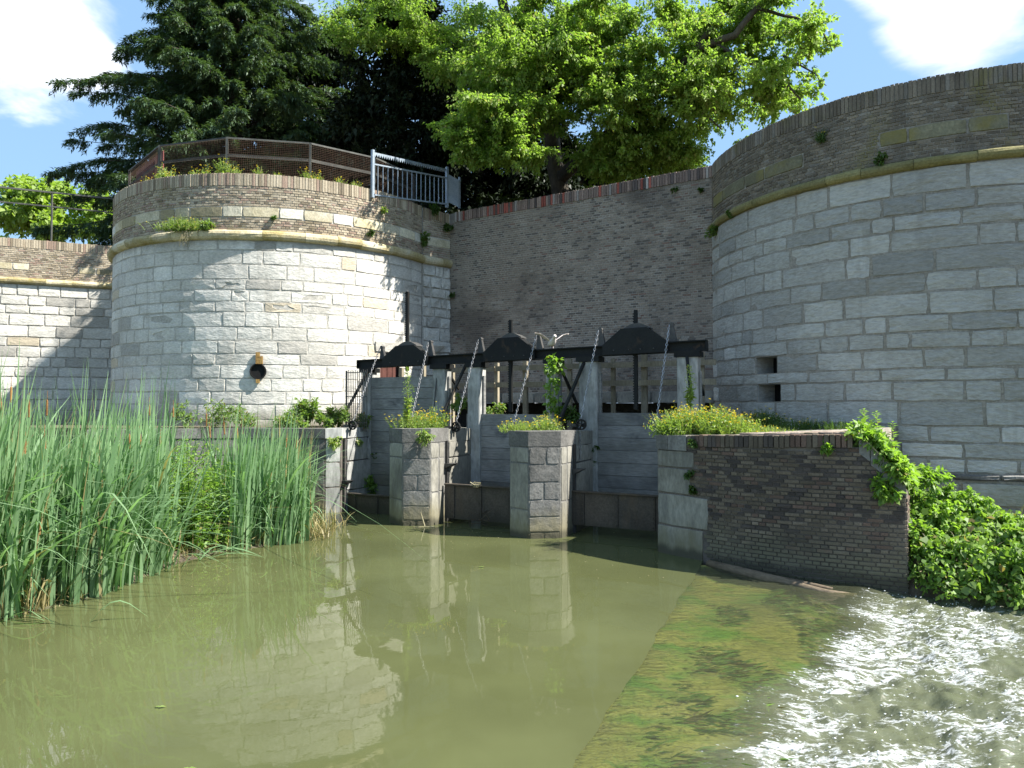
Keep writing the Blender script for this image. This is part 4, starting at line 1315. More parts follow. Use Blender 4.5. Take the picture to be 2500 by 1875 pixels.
def stop_logs(label, pxa, pxb, ytop, zbot, off, n, tones):
    a, b = lp(pxa, ytop, off), lp(pxb, ytop, off)
    zt = (a.z + b.z) / 2
    r_ = root('stop_log_barrier', ((a.x + b.x) / 2, (a.y + b.y) / 2, zbot), label, 'barrier', 'stacked plank barriers between the piers')
    h = (zt - zbot) / n
    for k in range(n):
        z = zbot + (k + 0.5) * h
        dz = rnd.uniform(-0.008, 0.008)
        m = MB()
        c = (a + b) / 2
        L = (b - a).length / 2
        m.box((c.x, c.y, z), UU, BB, ZZ, L, 0.05 + rnd.uniform(-0.008, 0.008), h / 2 - 0.004)
        m.v = [v + Vector((0, rnd.uniform(-0.004, 0.004), rnd.uniform(-0.001, 0.001))) for v in m.v]
        m.build('plank', M['old_wood'], r_)
    m = MB()
    m.box((c.x + BX[0] * 0.075, c.y + BX[1] * 0.075, (zt + zbot) / 2 - 0.02), UU, BB, ZZ, L, 0.015, (zt - zbot) / 2 - 0.03)
    m.build('gap_light_blocker', M['bark'], r_)  # added dark sheet, keeps light from showing through the plank gaps
    return r_


stop_logs('tall plank barrier in the left sluice opening, topmost of the three', 908, 1072, 920, 0.0, 0.0, 12, 0)
stop_logs('plank barrier in the middle sluice opening, between the two stone piers', 1142, 1345, 1011, 0.0, 0.0, 9, 0)
stop_logs('plank barrier in the right sluice opening, beside the brick wing wall', 1447, 1660, 1008, 0.0, 0.0, 9, 0)


def gate(label, p, q, ztop, zbot, rim):
    r_ = root('sluice_gate', ((p.x + q.x) / 2, (p.y + q.y) / 2, zbot), label, 'gate', 'dark steel sluice gates at the water')
    u = (q - p).normalized()
    w = Vector((-u.y, u.x, 0)) * (1 if -u.y * BX[0] + u.x * BX[1] > 0 else -1)
    L = (q - p).length
    m = MB()
    c = (p + q) / 2
    m.box((c.x, c.y, (ztop + zbot) / 2), u, w, ZZ, L / 2, 0.03, (ztop - zbot) / 2)
    m.build('gate_plate', M['rust_plate'], r_)
    m = MB()
    m.box((c.x, c.y - 0.035, ztop + 0.012), u, w, ZZ, L / 2, 0.05, 0.014)
    m.build('top_edge', M['rust_plate'], r_)
    for t in (0.13, 0.52, 0.93):
        pp_ = p + u * L * t - w * 0.045
        m = MB()
        m.box((pp_.x, pp_.y, (ztop + zbot) / 2), u, w, ZZ, 0.035, 0.016, (ztop - zbot) / 2 - 0.02)
        st = m.build('stiffener', M['rust_plate'], r_)
        for k in range(7):
            z = zbot + 0.06 + (ztop - zbot - 0.12) * k / 6
            mm = MB()
            mm.tube([V3(pp_.x, pp_.y, z) - w * 0.014, V3(pp_.x, pp_.y, z) - w * 0.03], [0.014, 0.009], 6)
            mm.build('rivet', M['rust_plate'], st)


gate('dark steel sluice gate low in the middle opening, dry twigs hung on it', Vector((-1.46, 15.62, 0)), Vector((0.08, 14.85, 0)), 0.83, 0.10, 0)
gate('dark steel sluice gate low in the right opening, just above the water', Vector((1.22, 14.36, 0)), Vector((2.82, 13.56, 0)), 0.83, 0.17, 0)
gate('dark steel sluice gate low in the left opening, behind hanging weeds', Vector((-3.95, 17.25, 0)), Vector((-2.45, 16.5, 0)), 0.42, -0.25, 0)

BEAM_OFF = -0.05
post_specs = [(902, 0.26, 'pale concrete post at the left end of the black beam'), (1079, 0.36, 'concrete post with white sunlit side between left and middle openings'),
              (1164, 0.34, 'concrete post under the beam, second right of the tall weed'), (1352, 0.26, 'concrete post hung with a climbing vine'),
              (1441, 0.42, 'broad stained concrete post beside the right plank barrier'), (1682, 0.42, 'broad concrete post at the right end of the black beam')]
bl, br = lp(877, 890, BEAM_OFF), lp(1726, 843, BEAM_OFF)


def beam_z(p):
    t = (Vector((p.x, p.y, 0)) - Vector((bl.x, bl.y, 0))).dot(UU) / (br - bl).length
    return bl.z + (br.z - bl.z) * t


BH = 0.20
for px, w, lab in post_specs:
    p = lp(px, 950, 0.05)
    zt = beam_z(p) - BH / 2 - 0.03
    r_ = root('concrete_post', (p.x, p.y, 1.7), lab, 'post', 'concrete posts carrying the black beam')
    m = MB()
    c = 0.025
    hw, hd = w / 2, 0.16
    poly = [(-hw + c, -hd), (hw - c, -hd), (hw, -hd + c), (hw, hd - c), (hw - c, hd), (-hw + c, hd), (-hw, hd - c), (-hw, -hd + c)]
    m.prism([(p.x + UX[0] * a + BX[0] * b, p.y + UX[1] * a + BX[1] * b) for a, b in poly], -0.5, zt - 0.09)
    m.build('post_shaft', M['post_concrete'], r_)
    m = MB()
    m.box((p.x, p.y, zt - 0.03), UU, BB, ZZ, hw + 0.05, hd + 0.04, 0.055)
    m.build('post_cap', M['steel'], r_)
    m = MB()
    m.box((p.x + UX[0] * (hw + 0.03), p.y + UX[1] * (hw + 0.03), 2.5), UU, BB, ZZ, 0.018, 0.05, 0.75)
    m.build('slot_rail', M['old_wood'], r_)

beam = root('lifting_beam', ((bl.x + br.x) / 2, (bl.y + br.y) / 2, 3.4), 'long black steel lifting beam with three trapezoid gear housings', 'beam')
ang = math.atan2(br.z - bl.z, (br - bl).length)
BU = (br - bl).normalized()
BN = Vector((BU.x * 0, 0, 0))
m = MB()
cc = (bl + br) / 2
LL = (br - bl).length / 2
BW = BU.cross(BB).normalized()
if BW.z < 0:
    BW = -BW
m.box(cc, BU, BB, BW, LL, 0.02, BH / 2)
m.box(cc + BW * (BH / 2), BU, BB, BW, LL, 0.10, 0.012)
m.box(cc - BW * (BH / 2), BU, BB, BW, LL, 0.10, 0.012)
m.box(cc + BU * LL, BU, BB, BW, 0.01, 0.10, BH / 2)
m.box(cc - BU * LL, BU, BB, BW, 0.01, 0.10, BH / 2)
m.build('i_beam', M['steel'], beam)


def bpt(px, dz=0.0, off=0.0):
    p = lp(px, 870, BEAM_OFF)
    return Vector((p.x, p.y, beam_z(p) + dz)) + BB * off


hoods = [(995, 940, 1050, 0.40), (1247, 1182, 1306, 0.42), (1552, 1478, 1635, 0.44)]
for px, xa, xb, hh in hoods:
    a, b, c_ = bpt(xa), bpt(xb), bpt(px)
    L = (b - a).dot(BU)
    prof = [(-L / 2, BH / 2 + 0.012), (-L * 0.20, hh), (L * 0.20, hh), (L / 2, BH / 2 + 0.012)]
    prof2 = [(-L / 2, -BH / 2), (L / 2, -BH / 2)]
    m = MB()
    q = prof + prof2[::-1]
    n = len(q)
    for dep in (-0.13, 0.13):
        for x, z in q:
            m.v.append(c_ + BU * x + BW * z + BB * dep)
    m.f += [tuple(range(n)), tuple(range(n, 2 * n))[::-1]] + [(i, n + i, n + (i + 1) % n, (i + 1) % n) for i in range(n)]
    hd = m.build('gear_housing', M['steel'], beam)
    m = MB()
    k = 10
    pr_ = [(-L * 0.19 + L * 0.40 * i / k, hh + 0.10 * math.sin(math.pi * i / k) + 0.004) for i in range(k + 1)]
    for dep in (-0.09, 0.20):
        for x, z in pr_:
            m.v.append(c_ + BU * (x + 0.03) + BW * z + BB * dep)
        m.v.append(c_ + BU * (L * 0.24) + BW * (hh - 0.02) + BB * dep)
    n = k + 2
    m.f += [tuple(range(n)), tuple(range(n, 2 * n))[::-1]] + [(i, n + i, n + (i + 1) % n, (i + 1) % n) for i in range(n)]
    m.build('cap_cover', M['iron'], hd)
    mm = MB()
    for t in (-0.32, -0.08, 0.1, 0.3):
        p = c_ + BU * L * t + BW * (-0.01) - BB * 0.13
        mm.tube([p, p - BB * 0.015], [0.016, 0.012], 6)
    mm.build('bolts', M['iron'], hd)

for i, (px, ytop, ybot, lab) in enumerate(((995, 712, 905, 'tall toothed black rack bar rising from the left gear housing'), (1247, 781, 1006, 'toothed black rack bar through the middle gear housing'),
                                            (1552, 757, 1000, 'toothed black rack bar through the right gear housing, against the brick'))):
    pt, pb = lp(px, ytop, 0.02), lp(px, ybot, 0.02)
    r_ = root('rack_bar', (pt.x, pt.y, pb.z), lab, 'rack bar', 'toothed rack bars of the gates')
    m = MB()
    m.box((pt.x, pt.y, (pt.z + pb.z) / 2), UU, BB, ZZ, 0.035, 0.035, (pt.z - pb.z) / 2)
    m.build('bar', M['steel'], r_)
    m = MB()
    z = pb.z + 0.05
    while z < pt.z - 0.04:
        m.box(V3(pt.x, pt.y, z) - UU * 0.045, UU, BB, ZZ, 0.014, 0.03, 0.014)
        z += 0.055
    m.build('teeth', M['steel'], r_)

# braces under the beam
for (xa, ya), (xb, yb), w in (((902, 903), (847, 1000), 0.06), ((1139, 893), (1082, 1008), 0.06), ((1431, 867), (1365, 1030), 0.065), ((1676, 865), (1688, 975), 0.06)):
    p = bpt(xa, -BH / 2 - 0.02)
    q0 = lp(xb, yb, -0.75)
    m = MB()
    m.bar(p, q0, w, 0.05)
    m.build('brace', M['steel'], beam)
for (xa, ya), (xb, yb) in (((1069, 890), (1060, 992)), ((1340, 874), (1344, 1006))):
    p = bpt(xa, -BH / 2)
    q0 = lp(xb, yb, -0.20)
    m = MB()
    m.bar(p, q0, 0.022)
    m.build('tie_rod', M['iron'], beam)
for (xa, ya), (xb, yb) in (((1373, 908), (1408, 985)), ((1100, 920), (1120, 950)), ((1705, 915), (1718, 965))):
    p, q0 = lp(xa, ya, 0.35), lp(xb, yb, 0.75)
    m = MB()
    m.bar(p, q0, 0.05)
    m.build('rear_brace', M['steel'], beam)

chains = [(932, 858, 859, 1036, 'lifting chain furthest left, ending at a pulley above the quay'),
          (1050, 845, 1000, 1044, 'lifting chain running down past the tall weed'),
          (1172, 838, 1111, 1040, 'lifting chain from the beam to the pulley on the pier left of centre'),
          (1314, 827, 1255, 1030, 'lifting chain ending among weeds on the pier right of centre'),
          (1465, 815, 1416, 1034, 'long bright lifting chain right of the pigeon'),
          (1638, 802, 1604, 1020, 'lifting chain furthest right, ending behind the yellow flowers')]
lab_b = 0
link_v, link_f = None, None


def link_geo(L, Wd, t):
    m = MB()
    n, k = 10, 4
    for i in range(n):
        a = 2 * math.pi * i / n
        c = Vector((math.cos(a) * Wd, 0, math.sin(a) * L))
        r = Vector((math.cos(a), 0, math.sin(a)))
        for j in range(k):
            b = 2 * math.pi * j / k
            m.v.append(c + r * math.cos(b) * t + Vector((0, 1, 0)) * math.sin(b) * t)
    for i in range(n):
        for j in range(k):
            m.f.append((i * k + j, i * k + (j + 1) % k, ((i + 1) % n) * k + (j + 1) % k, ((i + 1) % n) * k + j))
    return m


LG = link_geo(0.036, 0.019, 0.0075)


def chain_mesh(m, p, q):
    d = q - p
    L = d.length
    d.normalize()
    n = int(L / 0.060)
    sx_ = d.cross(Vector((0, 1, 0))).normalized()
    sy_ = d.cross(sx_).normalized()
    for i in range(n):
        c = p + d * (i + 0.5) * L / n
        a, b = (sx_, sy_) if i % 2 else (sy_, sx_)
        m.add([c + a * v.x + b * v.y + d * v.z for v in LG.v], LG.f)


chain_ends = []
for xa, ya, xb, yb, lab in chains:
    base = bpt(xa, BH / 2 + 0.01)
    topz = lp(xa, ya - 8, BEAM_OFF).z
    top = Vector((base.x, base.y, topz)) + UU * 0.02
    m = MB()
    m.add([base - UU * 0.03 - BB * 0.05, base + UU * 0.13 - BB * 0.05, base + UU * 0.13 + BB * 0.05, base - UU * 0.03 + BB * 0.05,
           top - UU * 0.02 - BB * 0.04, top + UU * 0.035 - BB * 0.04, top + UU * 0.035 + BB * 0.04, top - UU * 0.02 + BB * 0.04],
          [(0, 3, 2, 1), (4, 5, 6, 7), (0, 1, 5, 4), (1, 2, 6, 5), (2, 3, 7, 6), (3, 0, 4, 7)])
    m.build('chain_bracket', M['iron'], beam)
    m = MB()
    N = 12
    m.tube([top - BB * 0.05 + ZZ * 0.015, top + BB * 0.05 + ZZ * 0.015], 0.045, N)
    m.build('guide_wheel', M['iron'], beam)
    lower = lp(xb, yb, -0.92)
    st = top - UU * 0.035 - BB * 0.055
    r_ = root('lifting_chain', (lower.x, lower.y, lower.z), lab, 'chain', 'lifting chains of the gates')
    m = MB()
    chain_mesh(m, st, lower)
    if 1400 < xb < 1430:
        chain_mesh(m, lower, lower - ZZ * 0.75)
    m.build('links', M['chain'], r_)
    chain_ends.append(lower)

plabs = ['spoked black pulley wheel at the quay corner', 'spoked black pulley wheel on the pier left of centre', 'spoked black pulley wheel at the chain end on the pier right of centre']
for p, lab in zip((chain_ends[0], chain_ends[2], chain_ends[4]), plabs):
    c = p + Vector((0.02, -0.02, -0.02))
    r_ = root('pulley', c, lab, 'pulley', 'chain pulleys on the piers')
    m = MB()
    N, rr = 16, 0.115
    for i in range(N):
        a = 2 * math.pi * i / N
        for ro, dd in ((rr, -0.025), (rr, 0.025), (rr - 0.028, 0.025), (rr - 0.028, -0.025)):
            m.v.append(c + UU * math.cos(a) * ro + ZZ * math.sin(a) * ro + BB * dd)
    for i in range(N):
        for j in range(4):
            m.f.append((i * 4 + j, i * 4 + (j + 1) % 4, ((i + 1) % N) * 4 + (j + 1) % 4, ((i + 1) % N) * 4 + j))
    m.build('rim', M['steel'], r_)
    for k in range(3):
        a = math.pi * k / 3 + 0.3
        d = UU * math.cos(a) + ZZ * math.sin(a)
        m = MB()
        m.bar(c - d * (rr - 0.02), c + d * (rr - 0.02), 0.022, 0.02, up=BB)
        m.build('spoke', M['steel'], r_)
    m = MB()
    m.tube([c - BB * 0.06, c + BB * 0.12], 0.025, 8)
    m.box(c + BB * 0.10 + UU * -0.14 - ZZ * 0.02, UU, BB, ZZ, 0.20, 0.03, 0.03)
    m.build('axle', M['iron'], r_)

# wooden fence behind the beam
FOFF = 1.25
wf = root('wooden_fence', (lp(1400, 900, FOFF).x, lp(1400, 900, FOFF).y, 2), 'pale post and rail timber fence behind the black beam', 'fence')
for px, yt, wd in ((980, 898, 0.10), (1036, 890, 0.05), (1105, 890, 0.09), (1213, 886, 0.10), (1283, 882, 0.11), (1391, 876, 0.10), (1497, 876, 0.09), (1573, 862, 0.13), (1713, 860, 0.11)):
    p = lp(px, yt, FOFF)
    m = MB()
    m.box((p.x, p.y, (p.z + 1.2) / 2), UU, BB, ZZ, wd / 2, 0.05, (p.z - 1.2) / 2)
    m.build('fence_post', M['fence_wood'], wf)
for y0, y1, ya, yb in ((1060, 1750, 905, 884), (1060, 1750, 942, 932)):
    p, q0 = lp(y0, ya, FOFF - 0.09), lp(y1, yb, FOFF - 0.09)
    n = 4
    for k in range(n):
        m = MB()
        m.bar(p + (q0 - p) * (k / n + 0.002), p + (q0 - p) * ((k + 1) / n - 0.002), 0.045, 0.125)
        m.build('fence_rail', M['fence_wood'], wf)
# little barred fence beside the tower
bf = root('bar_fence', lp(870, 1010, -0.45), 'small rusty barred fence between the quay and the first post', 'fence')
pa, pb = lp(846, 905, -0.45), lp(896, 905, -0.45)
for k in range(12):
    p = pa + (pb - pa) * k / 11
    m = MB()
    m.bar((p.x, p.y, 1.9), (p.x, p.y, pa.z + 0.02 * (k % 2)), 0.014 if k else 0.035)
    m.build('bar', M['iron'], bf)
for z in (2.12, pa.z - 0.05, (2.12 + pa.z) / 2):
    m = MB()
    m.bar((pa.x, pa.y, z), (pb.x, pb.y, z), 0.02)
    m.build('cross_rail', M['iron'], bf)

# ------------------------------------------------------------------ railings on the towers and walls
RR = LT_R - 0.42
rail = root('mesh_railing', (LT_C[0], LT_C[1] - RR, Z_COP1), 'dark mesh panel railing along the top of the sunlit tower', 'railing')
rp = [on_circle(px, 400, LT_C, RR) for px in (299, 390, 554, 757, 915, 1010)]
rp[0] = V3(rp[0].x, rp[0].y + 0.4, 0)
RT = Z_COP1 + 1.10
RB = Z_COP1 - 0.12
for p in rp:
    m = MB()
    m.box((p.x, p.y, (RT + RB) / 2), (1, 0, 0), (0, 1, 0), ZZ, 0.028, 0.028, (RT - RB) / 2)
    m.build('railing_post', M['olive_paint'], rail)
for p, q0 in zip(rp[:-1], rp[1:]):
    a, b = V3(p.x, p.y, 0), V3(q0.x, q0.y, 0)
    d = (b - a).normalized()
    a, b = a + d * 0.03, b - d * 0.03
    m = MB()
    m.bar(a + ZZ * (RT - 0.02), b + ZZ * (RT - 0.02), 0.05, 0.04)
    m.build('top_rail', M['olive_paint'], rail)
    m = MB()
    m.bar(a + ZZ * (RT - 0.48), b + ZZ * (RT - 0.48), 0.03, 0.07)
    m.build('middle_rail', M['olive_paint'], rail)
    m = MB()
    L = (b - a).length
    nrm = Vector((d.y, -d.x, 0)) * 0.035
    n = int(L / 0.048)
    for k in range(n + 1):
        p_ = a + d * (L * k / n) + nrm
        m.bar(p_ + ZZ * (RB + 0.05), p_ + ZZ * (RT - 0.04), 0.0042)
    z = RB + 0.06
    while z < RT - 0.05:
        m.bar(a + nrm * 1.2 + ZZ * z, b + nrm * 1.2 + ZZ * z, 0.0042)
        z += 0.048
    m.build('wire_mesh', M['rust_mesh'], rail)['kind'] = 'stuff'
# red board leaning inside the first panel
rp = [V3(p.x, p.y, 0) for p in rp]
a, b = rp[0] + (rp[1] - rp[0]) * 0.10, rp[0] + (rp[1] - rp[0]) * 0.97
rb_ = root('red_board', (a.x, a.y, RB), 'faded red board behind the leftmost mesh panel of the tower railing', 'board')
d = (b - a).normalized()
nb_ = Vector((d.y, -d.x, 0))
c = (a + b) / 2 - nb_ * 0.12
m = MB()
m.box((c.x, c.y, RT - 0.36), d, nb_, ZZ, (b - a).length / 2, 0.012, 0.27)
m.build('board_panel', M['red_board'], rb_)
for t in (0.1, 0.9):
    m = MB()
    p = a + (b - a) * t - nb_ * 0.15
    m.box((p.x, p.y, (RB + RT - 0.1) / 2), d, nb_, ZZ, 0.02, 0.018, (RT - 0.1 - RB) / 2)
    m.build('board_post', M['olive_paint'], rb_)

# galvanised barrier at the end of the tower
gl_, gr_ = on_circle(910, 420, LT_C, LT_R + 0.06), at(1091, 470, 21.9)
gb = root('barrier_gate', (gl_.x, gl_.y, 8.0), 'galvanised steel barrier with vertical bars and spiked strip at the tower edge', 'barrier')
d = Vector((gr_.x - gl_.x, gr_.y - gl_.y, 0))
GL = d.length
d.normalize()
GT = Z_COP1 + 1.06
zl = at(910, 366, gl_.y).z
zr = at(1091, 408, gr_.y).z
zlb, zrb = at(910, 478, gl_.y).z, at(1091, 503, gr_.y).z


def gz(t, a, b):
    return a + (b - a) * t


for t, w, za, zb_ in ((0, 0.075, zlb - 0.05, zl), (1, 0.075, zrb - 0.05, zr), (1.05, 0.05, zrb + 0.1, zr - 0.12)):
    p = V3(gl_.x, gl_.y, 0) + d * GL * t + (Vector((0.25, 0.5, 0)) if t > 1 else Vector((0, 0, 0)))
    m = MB()
    m.box((p.x, p.y, (za + zb_) / 2), d, Vector((-d.y, d.x, 0)), ZZ, w / 2, w / 2, (zb_ - za) / 2)
    m.build('barrier_post', M['galv'], gb)
rl = [(at(910, 400, gl_.y).z, at(1091, 435, gr_.y).z, 0.04), (at(910, 475, gl_.y).z, at(1091, 499, gr_.y).z, 0.04)]
for za, zb_, w in rl:
    m = MB()
    m.bar(V3(gl_.x, gl_.y, za) + d * 0.04, V3(gr_.x, gr_.y, zb_) - d * 0.04, w)
    m.build('barrier_rail', M['galv'], gb)
for k in range(15):
    t = (k + 1) / 16
    p = V3(gl_.x, gl_.y, 0) + d * GL * t
    m = MB()
    m.bar((p.x, p.y, gz(t, rl[1][0], rl[1][1]) + 0.02), (p.x, p.y, gz(t, rl[0][0], rl[0][1]) - 0.02), 0.020)
    m.build('barrier_bar', M['galv'], gb)
za, zb_ = at(910, 374, gl_.y).z, at(1091, 416, gr_.y).z
m = MB()
k = 34
for i in range(k):
    t0, t1 = i / k, (i + 1) / k
    p0, p1 = V3(gl_.x, gl_.y, gz(t0, za, zb_)) + d * (0.05 + (GL - 0.1) * t0), V3(gl_.x, gl_.y, gz(t1, za, zb_)) + d * (0.05 + (GL - 0.1) * t1)
    nv = Vector((d.y, -d.x, 0)) * 0.006
    mid = (p0 + p1) / 2
    m.add([p0 - nv, p1 - nv, mid - nv - ZZ * 0.085, p0 + ZZ * 0.04 - nv, p1 + ZZ * 0.04 - nv, p0 + nv, p1 + nv, mid + nv - ZZ * 0.085, p0 + ZZ * 0.04 + nv, p1 + ZZ * 0.04 + nv],
          [(0, 2, 1), (0, 1, 4, 3), (5, 6, 7), (5, 8, 9, 6), (3, 4, 9, 8), (0, 5, 7, 2), (1, 2, 7, 6)])
m.build('spiked_strip', M['galv'], gb)
# side return of the barrier
p1 = V3(gr_.x, gr_.y, 0)
p2 = p1 + d * GL * 0.05 + Vector((0.25, 0.5, 0))
m = MB()
mid = (p1 + p2) / 2
m.bar(V3(p1.x, p1.y, (zr + zrb) / 2 - 0.03), V3(p2.x, p2.y, (zr + zrb) / 2 - 0.05), 0.012, (zr - zrb) * 0.72)
m.build('side_panel', M['galv'], gb)

# rail on the far left wall
lr = root('wall_railing', (lw_a.x, lw_a.y + 0.4, LW_TOP), 'plain dark two-rail railing on the far left wall', 'railing')
nrm = cvW.normal(1) * -0.5
ra, rb2 = cvW.at(0.0, 0) + nrm, cvW.at(cvW.L - 0.2, 0) + nrm
zt0 = at(0, 402 * Q, 23.5 + 0.4).z
dd = (rb2 - ra)
for zz_, w in ((zt0, 0.055), (zt0 - 0.50, 0.045)):
    m = MB()
    m.bar(V3(ra.x, ra.y, zz_), V3(rb2.x, rb2.y, zz_), w)
    m.build('hand_rail', M['olive_paint'], lr)
pm = on_plane(112 * Q, 450 * Q, (ra.x, ra.y), (dd.x, dd.y))
for t in (-2.6, 0.0, 2.6):
    p = Vector((pm.x, pm.y, 0)) + dd.normalized() * t
    if t < 0 and (p - ra).dot(dd) < 0:
        continue
    if t > 0 and (p - rb2).dot(dd) > 0:
        continue
    m = MB()
    m.bar((p.x, p.y, LW_TOP - 0.4), (p.x, p.y, zt0 - 0.02), 0.045)
    m.build('railing_post', M['olive_paint'], lr)


# ------------------------------------------------------------------ foliage tools
def unit(v):
    return v / np.maximum(np.linalg.norm(v, axis=1, keepdims=True), 1e-9)


def leaf_quads(P, D, Nn, L, W, fold=0.25):
    """pointed leaves: base, side, tip, side"""
    D = unit(D)
    S = unit(np.cross(D, Nn))
    U = np.cross(S, D)
    L = L[:, None]
    W = W[:, None]
    v = np.stack([P, P + D * L * 0.45 + S * W / 2 + U * W * fold, P + D * L - U * W * fold * 0.6, P + D * L * 0.45 - S * W / 2 + U * W * fold], axis=1).reshape(-1, 3)
    f = np.arange(len(P) * 4).reshape(-1, 4)
    return v, f


class Leaves:
    def __init__(s):
        s.v, s.f, s.n = [], [], 0

    def put(s, v, f):
        s.v.append(v)
        s.f.append(f + s.n)
        s.n += len(v)

    def add(s, P, D, N_, L, W, fold=0.25):
        s.put(*leaf_quads(np.asarray(P, float), np.asarray(D, float), np.asarray(N_, float), np.asarray(L, float), np.asarray(W, float), fold))

    def blades(s, P, lean, H, W, curl, seg=6, tipdrop=0.0):
        """long strips: reeds, grass, stems"""
        n = len(P)
        t = np.linspace(0, 1, seg + 1)[None, :, None]
        lean3 = np.concatenate([lean, np.zeros((n, 1))], axis=1)[:, None, :]
        Hh = H[:, None, None]
        c = curl[:, None, None]
        up = np.array([0, 0, 1.0])[None, None, :]
        cen = P[:, None, :] + up * Hh * (t - 0.45 * c * t ** 3) + lean3 * Hh * (t * 0.35 + c * t ** 2.4)
        side = np.stack([-lean[:, 1], lean[:, 0]], axis=1)
        side = side / np.maximum(np.linalg.norm(side, axis=1, keepdims=True), 1e-6)
        tw = rng.uniform(-0.9, 0.9, n)
        sx_ = np.stack([side[:, 0] * np.cos(tw) - side[:, 1] * np.sin(tw), side[:, 0] * np.sin(tw) + side[:, 1] * np.cos(tw), 0 * tw], axis=1)[:, None, :]
        wd = W[:, None, None] * np.minimum(1, (1.02 - t) * 2.2) * np.minimum(1, 0.55 + t * 2)
        a, b = cen - sx_ * wd / 2, cen + sx_ * wd / 2
        v = np.stack([a, b], axis=2).reshape(-1, 3)
        k = (seg + 1) * 2
        base = (np.arange(n) * k)[:, None] + (np.arange(seg) * 2)[None, :]
        base = base.ravel()
        s.put(v, np.stack([base, base + 1, base + 3, base + 2], axis=1))

    def build(s, name, mat, parent=None):
        return big_mesh(name, np.concatenate(s.v), np.concatenate(s.f), mat, parent)


def rand_dir(n, zbias=0.0, zscale=1.0):
    v = rng.normal(size=(n, 3))
    v[:, 2] = v[:, 2] * zscale + zbias
    return unit(v)


def clump(lv, c, r, n, size, aspect=0.6, droop=0.4, squash=0.75, twigs=18, spread=(0.55, 1.15)):
    """leaves along short twigs that leave a clump centre"""
    c = np.array(c, float)
    td = rand_dir(twigs, 0.05, 0.7)
    tl = r * rng.uniform(spread[0], spread[1], twigs)
    k = rng.integers(0, twigs, n)
    t = rng.uniform(0.12, 1.0, n) ** 0.7
    P = c + td[k] * (tl[k] * t)[:, None]
    P[:, 2] = c[2] + (P[:, 2] - c[2]) * squash - droop * r * 0.35 * t ** 2
    P += rng.normal(size=(n, 3)) * r * 0.07
    D = td[k] * 0.7 + rand_dir(n) * 0.8 + np.array([0, 0, -droop])
    N_ = rand_dir(n) * 0.55 + np.array([0.15, -0.1, 0.9])
    L = size * rng.uniform(0.6, 1.25, n)
    lv.add(P, D, N_, L, L * aspect * rng.uniform(0.8, 1.2, n))


def tree_tube(name, pts, r0, r1, mat, parent, sides=8):
    pts = [Vector(p) for p in pts]
    out = []
    for i in range(len(pts) - 1):
        for k in range(3):
            t = k / 3
            out.append(pts[i].lerp(pts[i + 1], t) + Vector((rnd.uniform(-1, 1), rnd.uniform(-1, 1), 0)) * 0.04)
    out.append(pts[-1])
    n = len(out)
    m = MB()
    m.tube(out, [r0 + (r1 - r0) * i / (n - 1) for i in range(n)], sides)
    return m.build(name, mat, parent, smooth=True)


lv = Leaves()
n = 9000
ya = rng.uniform(2.0, 10.8, n)
aa = rng.uniform(0.25, 2.1, n)
keep_ = fbm(aa * 1.6, ya * 1.3, 4, 77) > 0.50 - 0.05 * (aa > 1.2)
ya, aa = ya[keep_], aa[keep_]
xa = np.interp(-ya, -sill[:, 1], sill[:, 0]) + aa
P = np.stack([xa, ya - 0.1 * aa, np.full(len(xa), -0.085) - np.clip(aa - 1.2, 0, 1) * 0.30], axis=1)
D = np.stack([np.ones(len(xa)), rng.normal(size=len(xa)) * 0.25 - 0.1, 0.10 + rng.normal(size=len(xa)) * 0.10 - np.clip(aa - 1.1, 0, 1) * 0.4], axis=1)
L = rng.uniform(0.06, 0.22, len(xa))
lv.add(P, D, rand_dir(len(xa), 1.2), L, L * 0.14, 0.1)
tag(lv.build('trailing_algae', M['algae']), 'green algae trailing over the flooded weir slab', 'algae', kind='stuff')

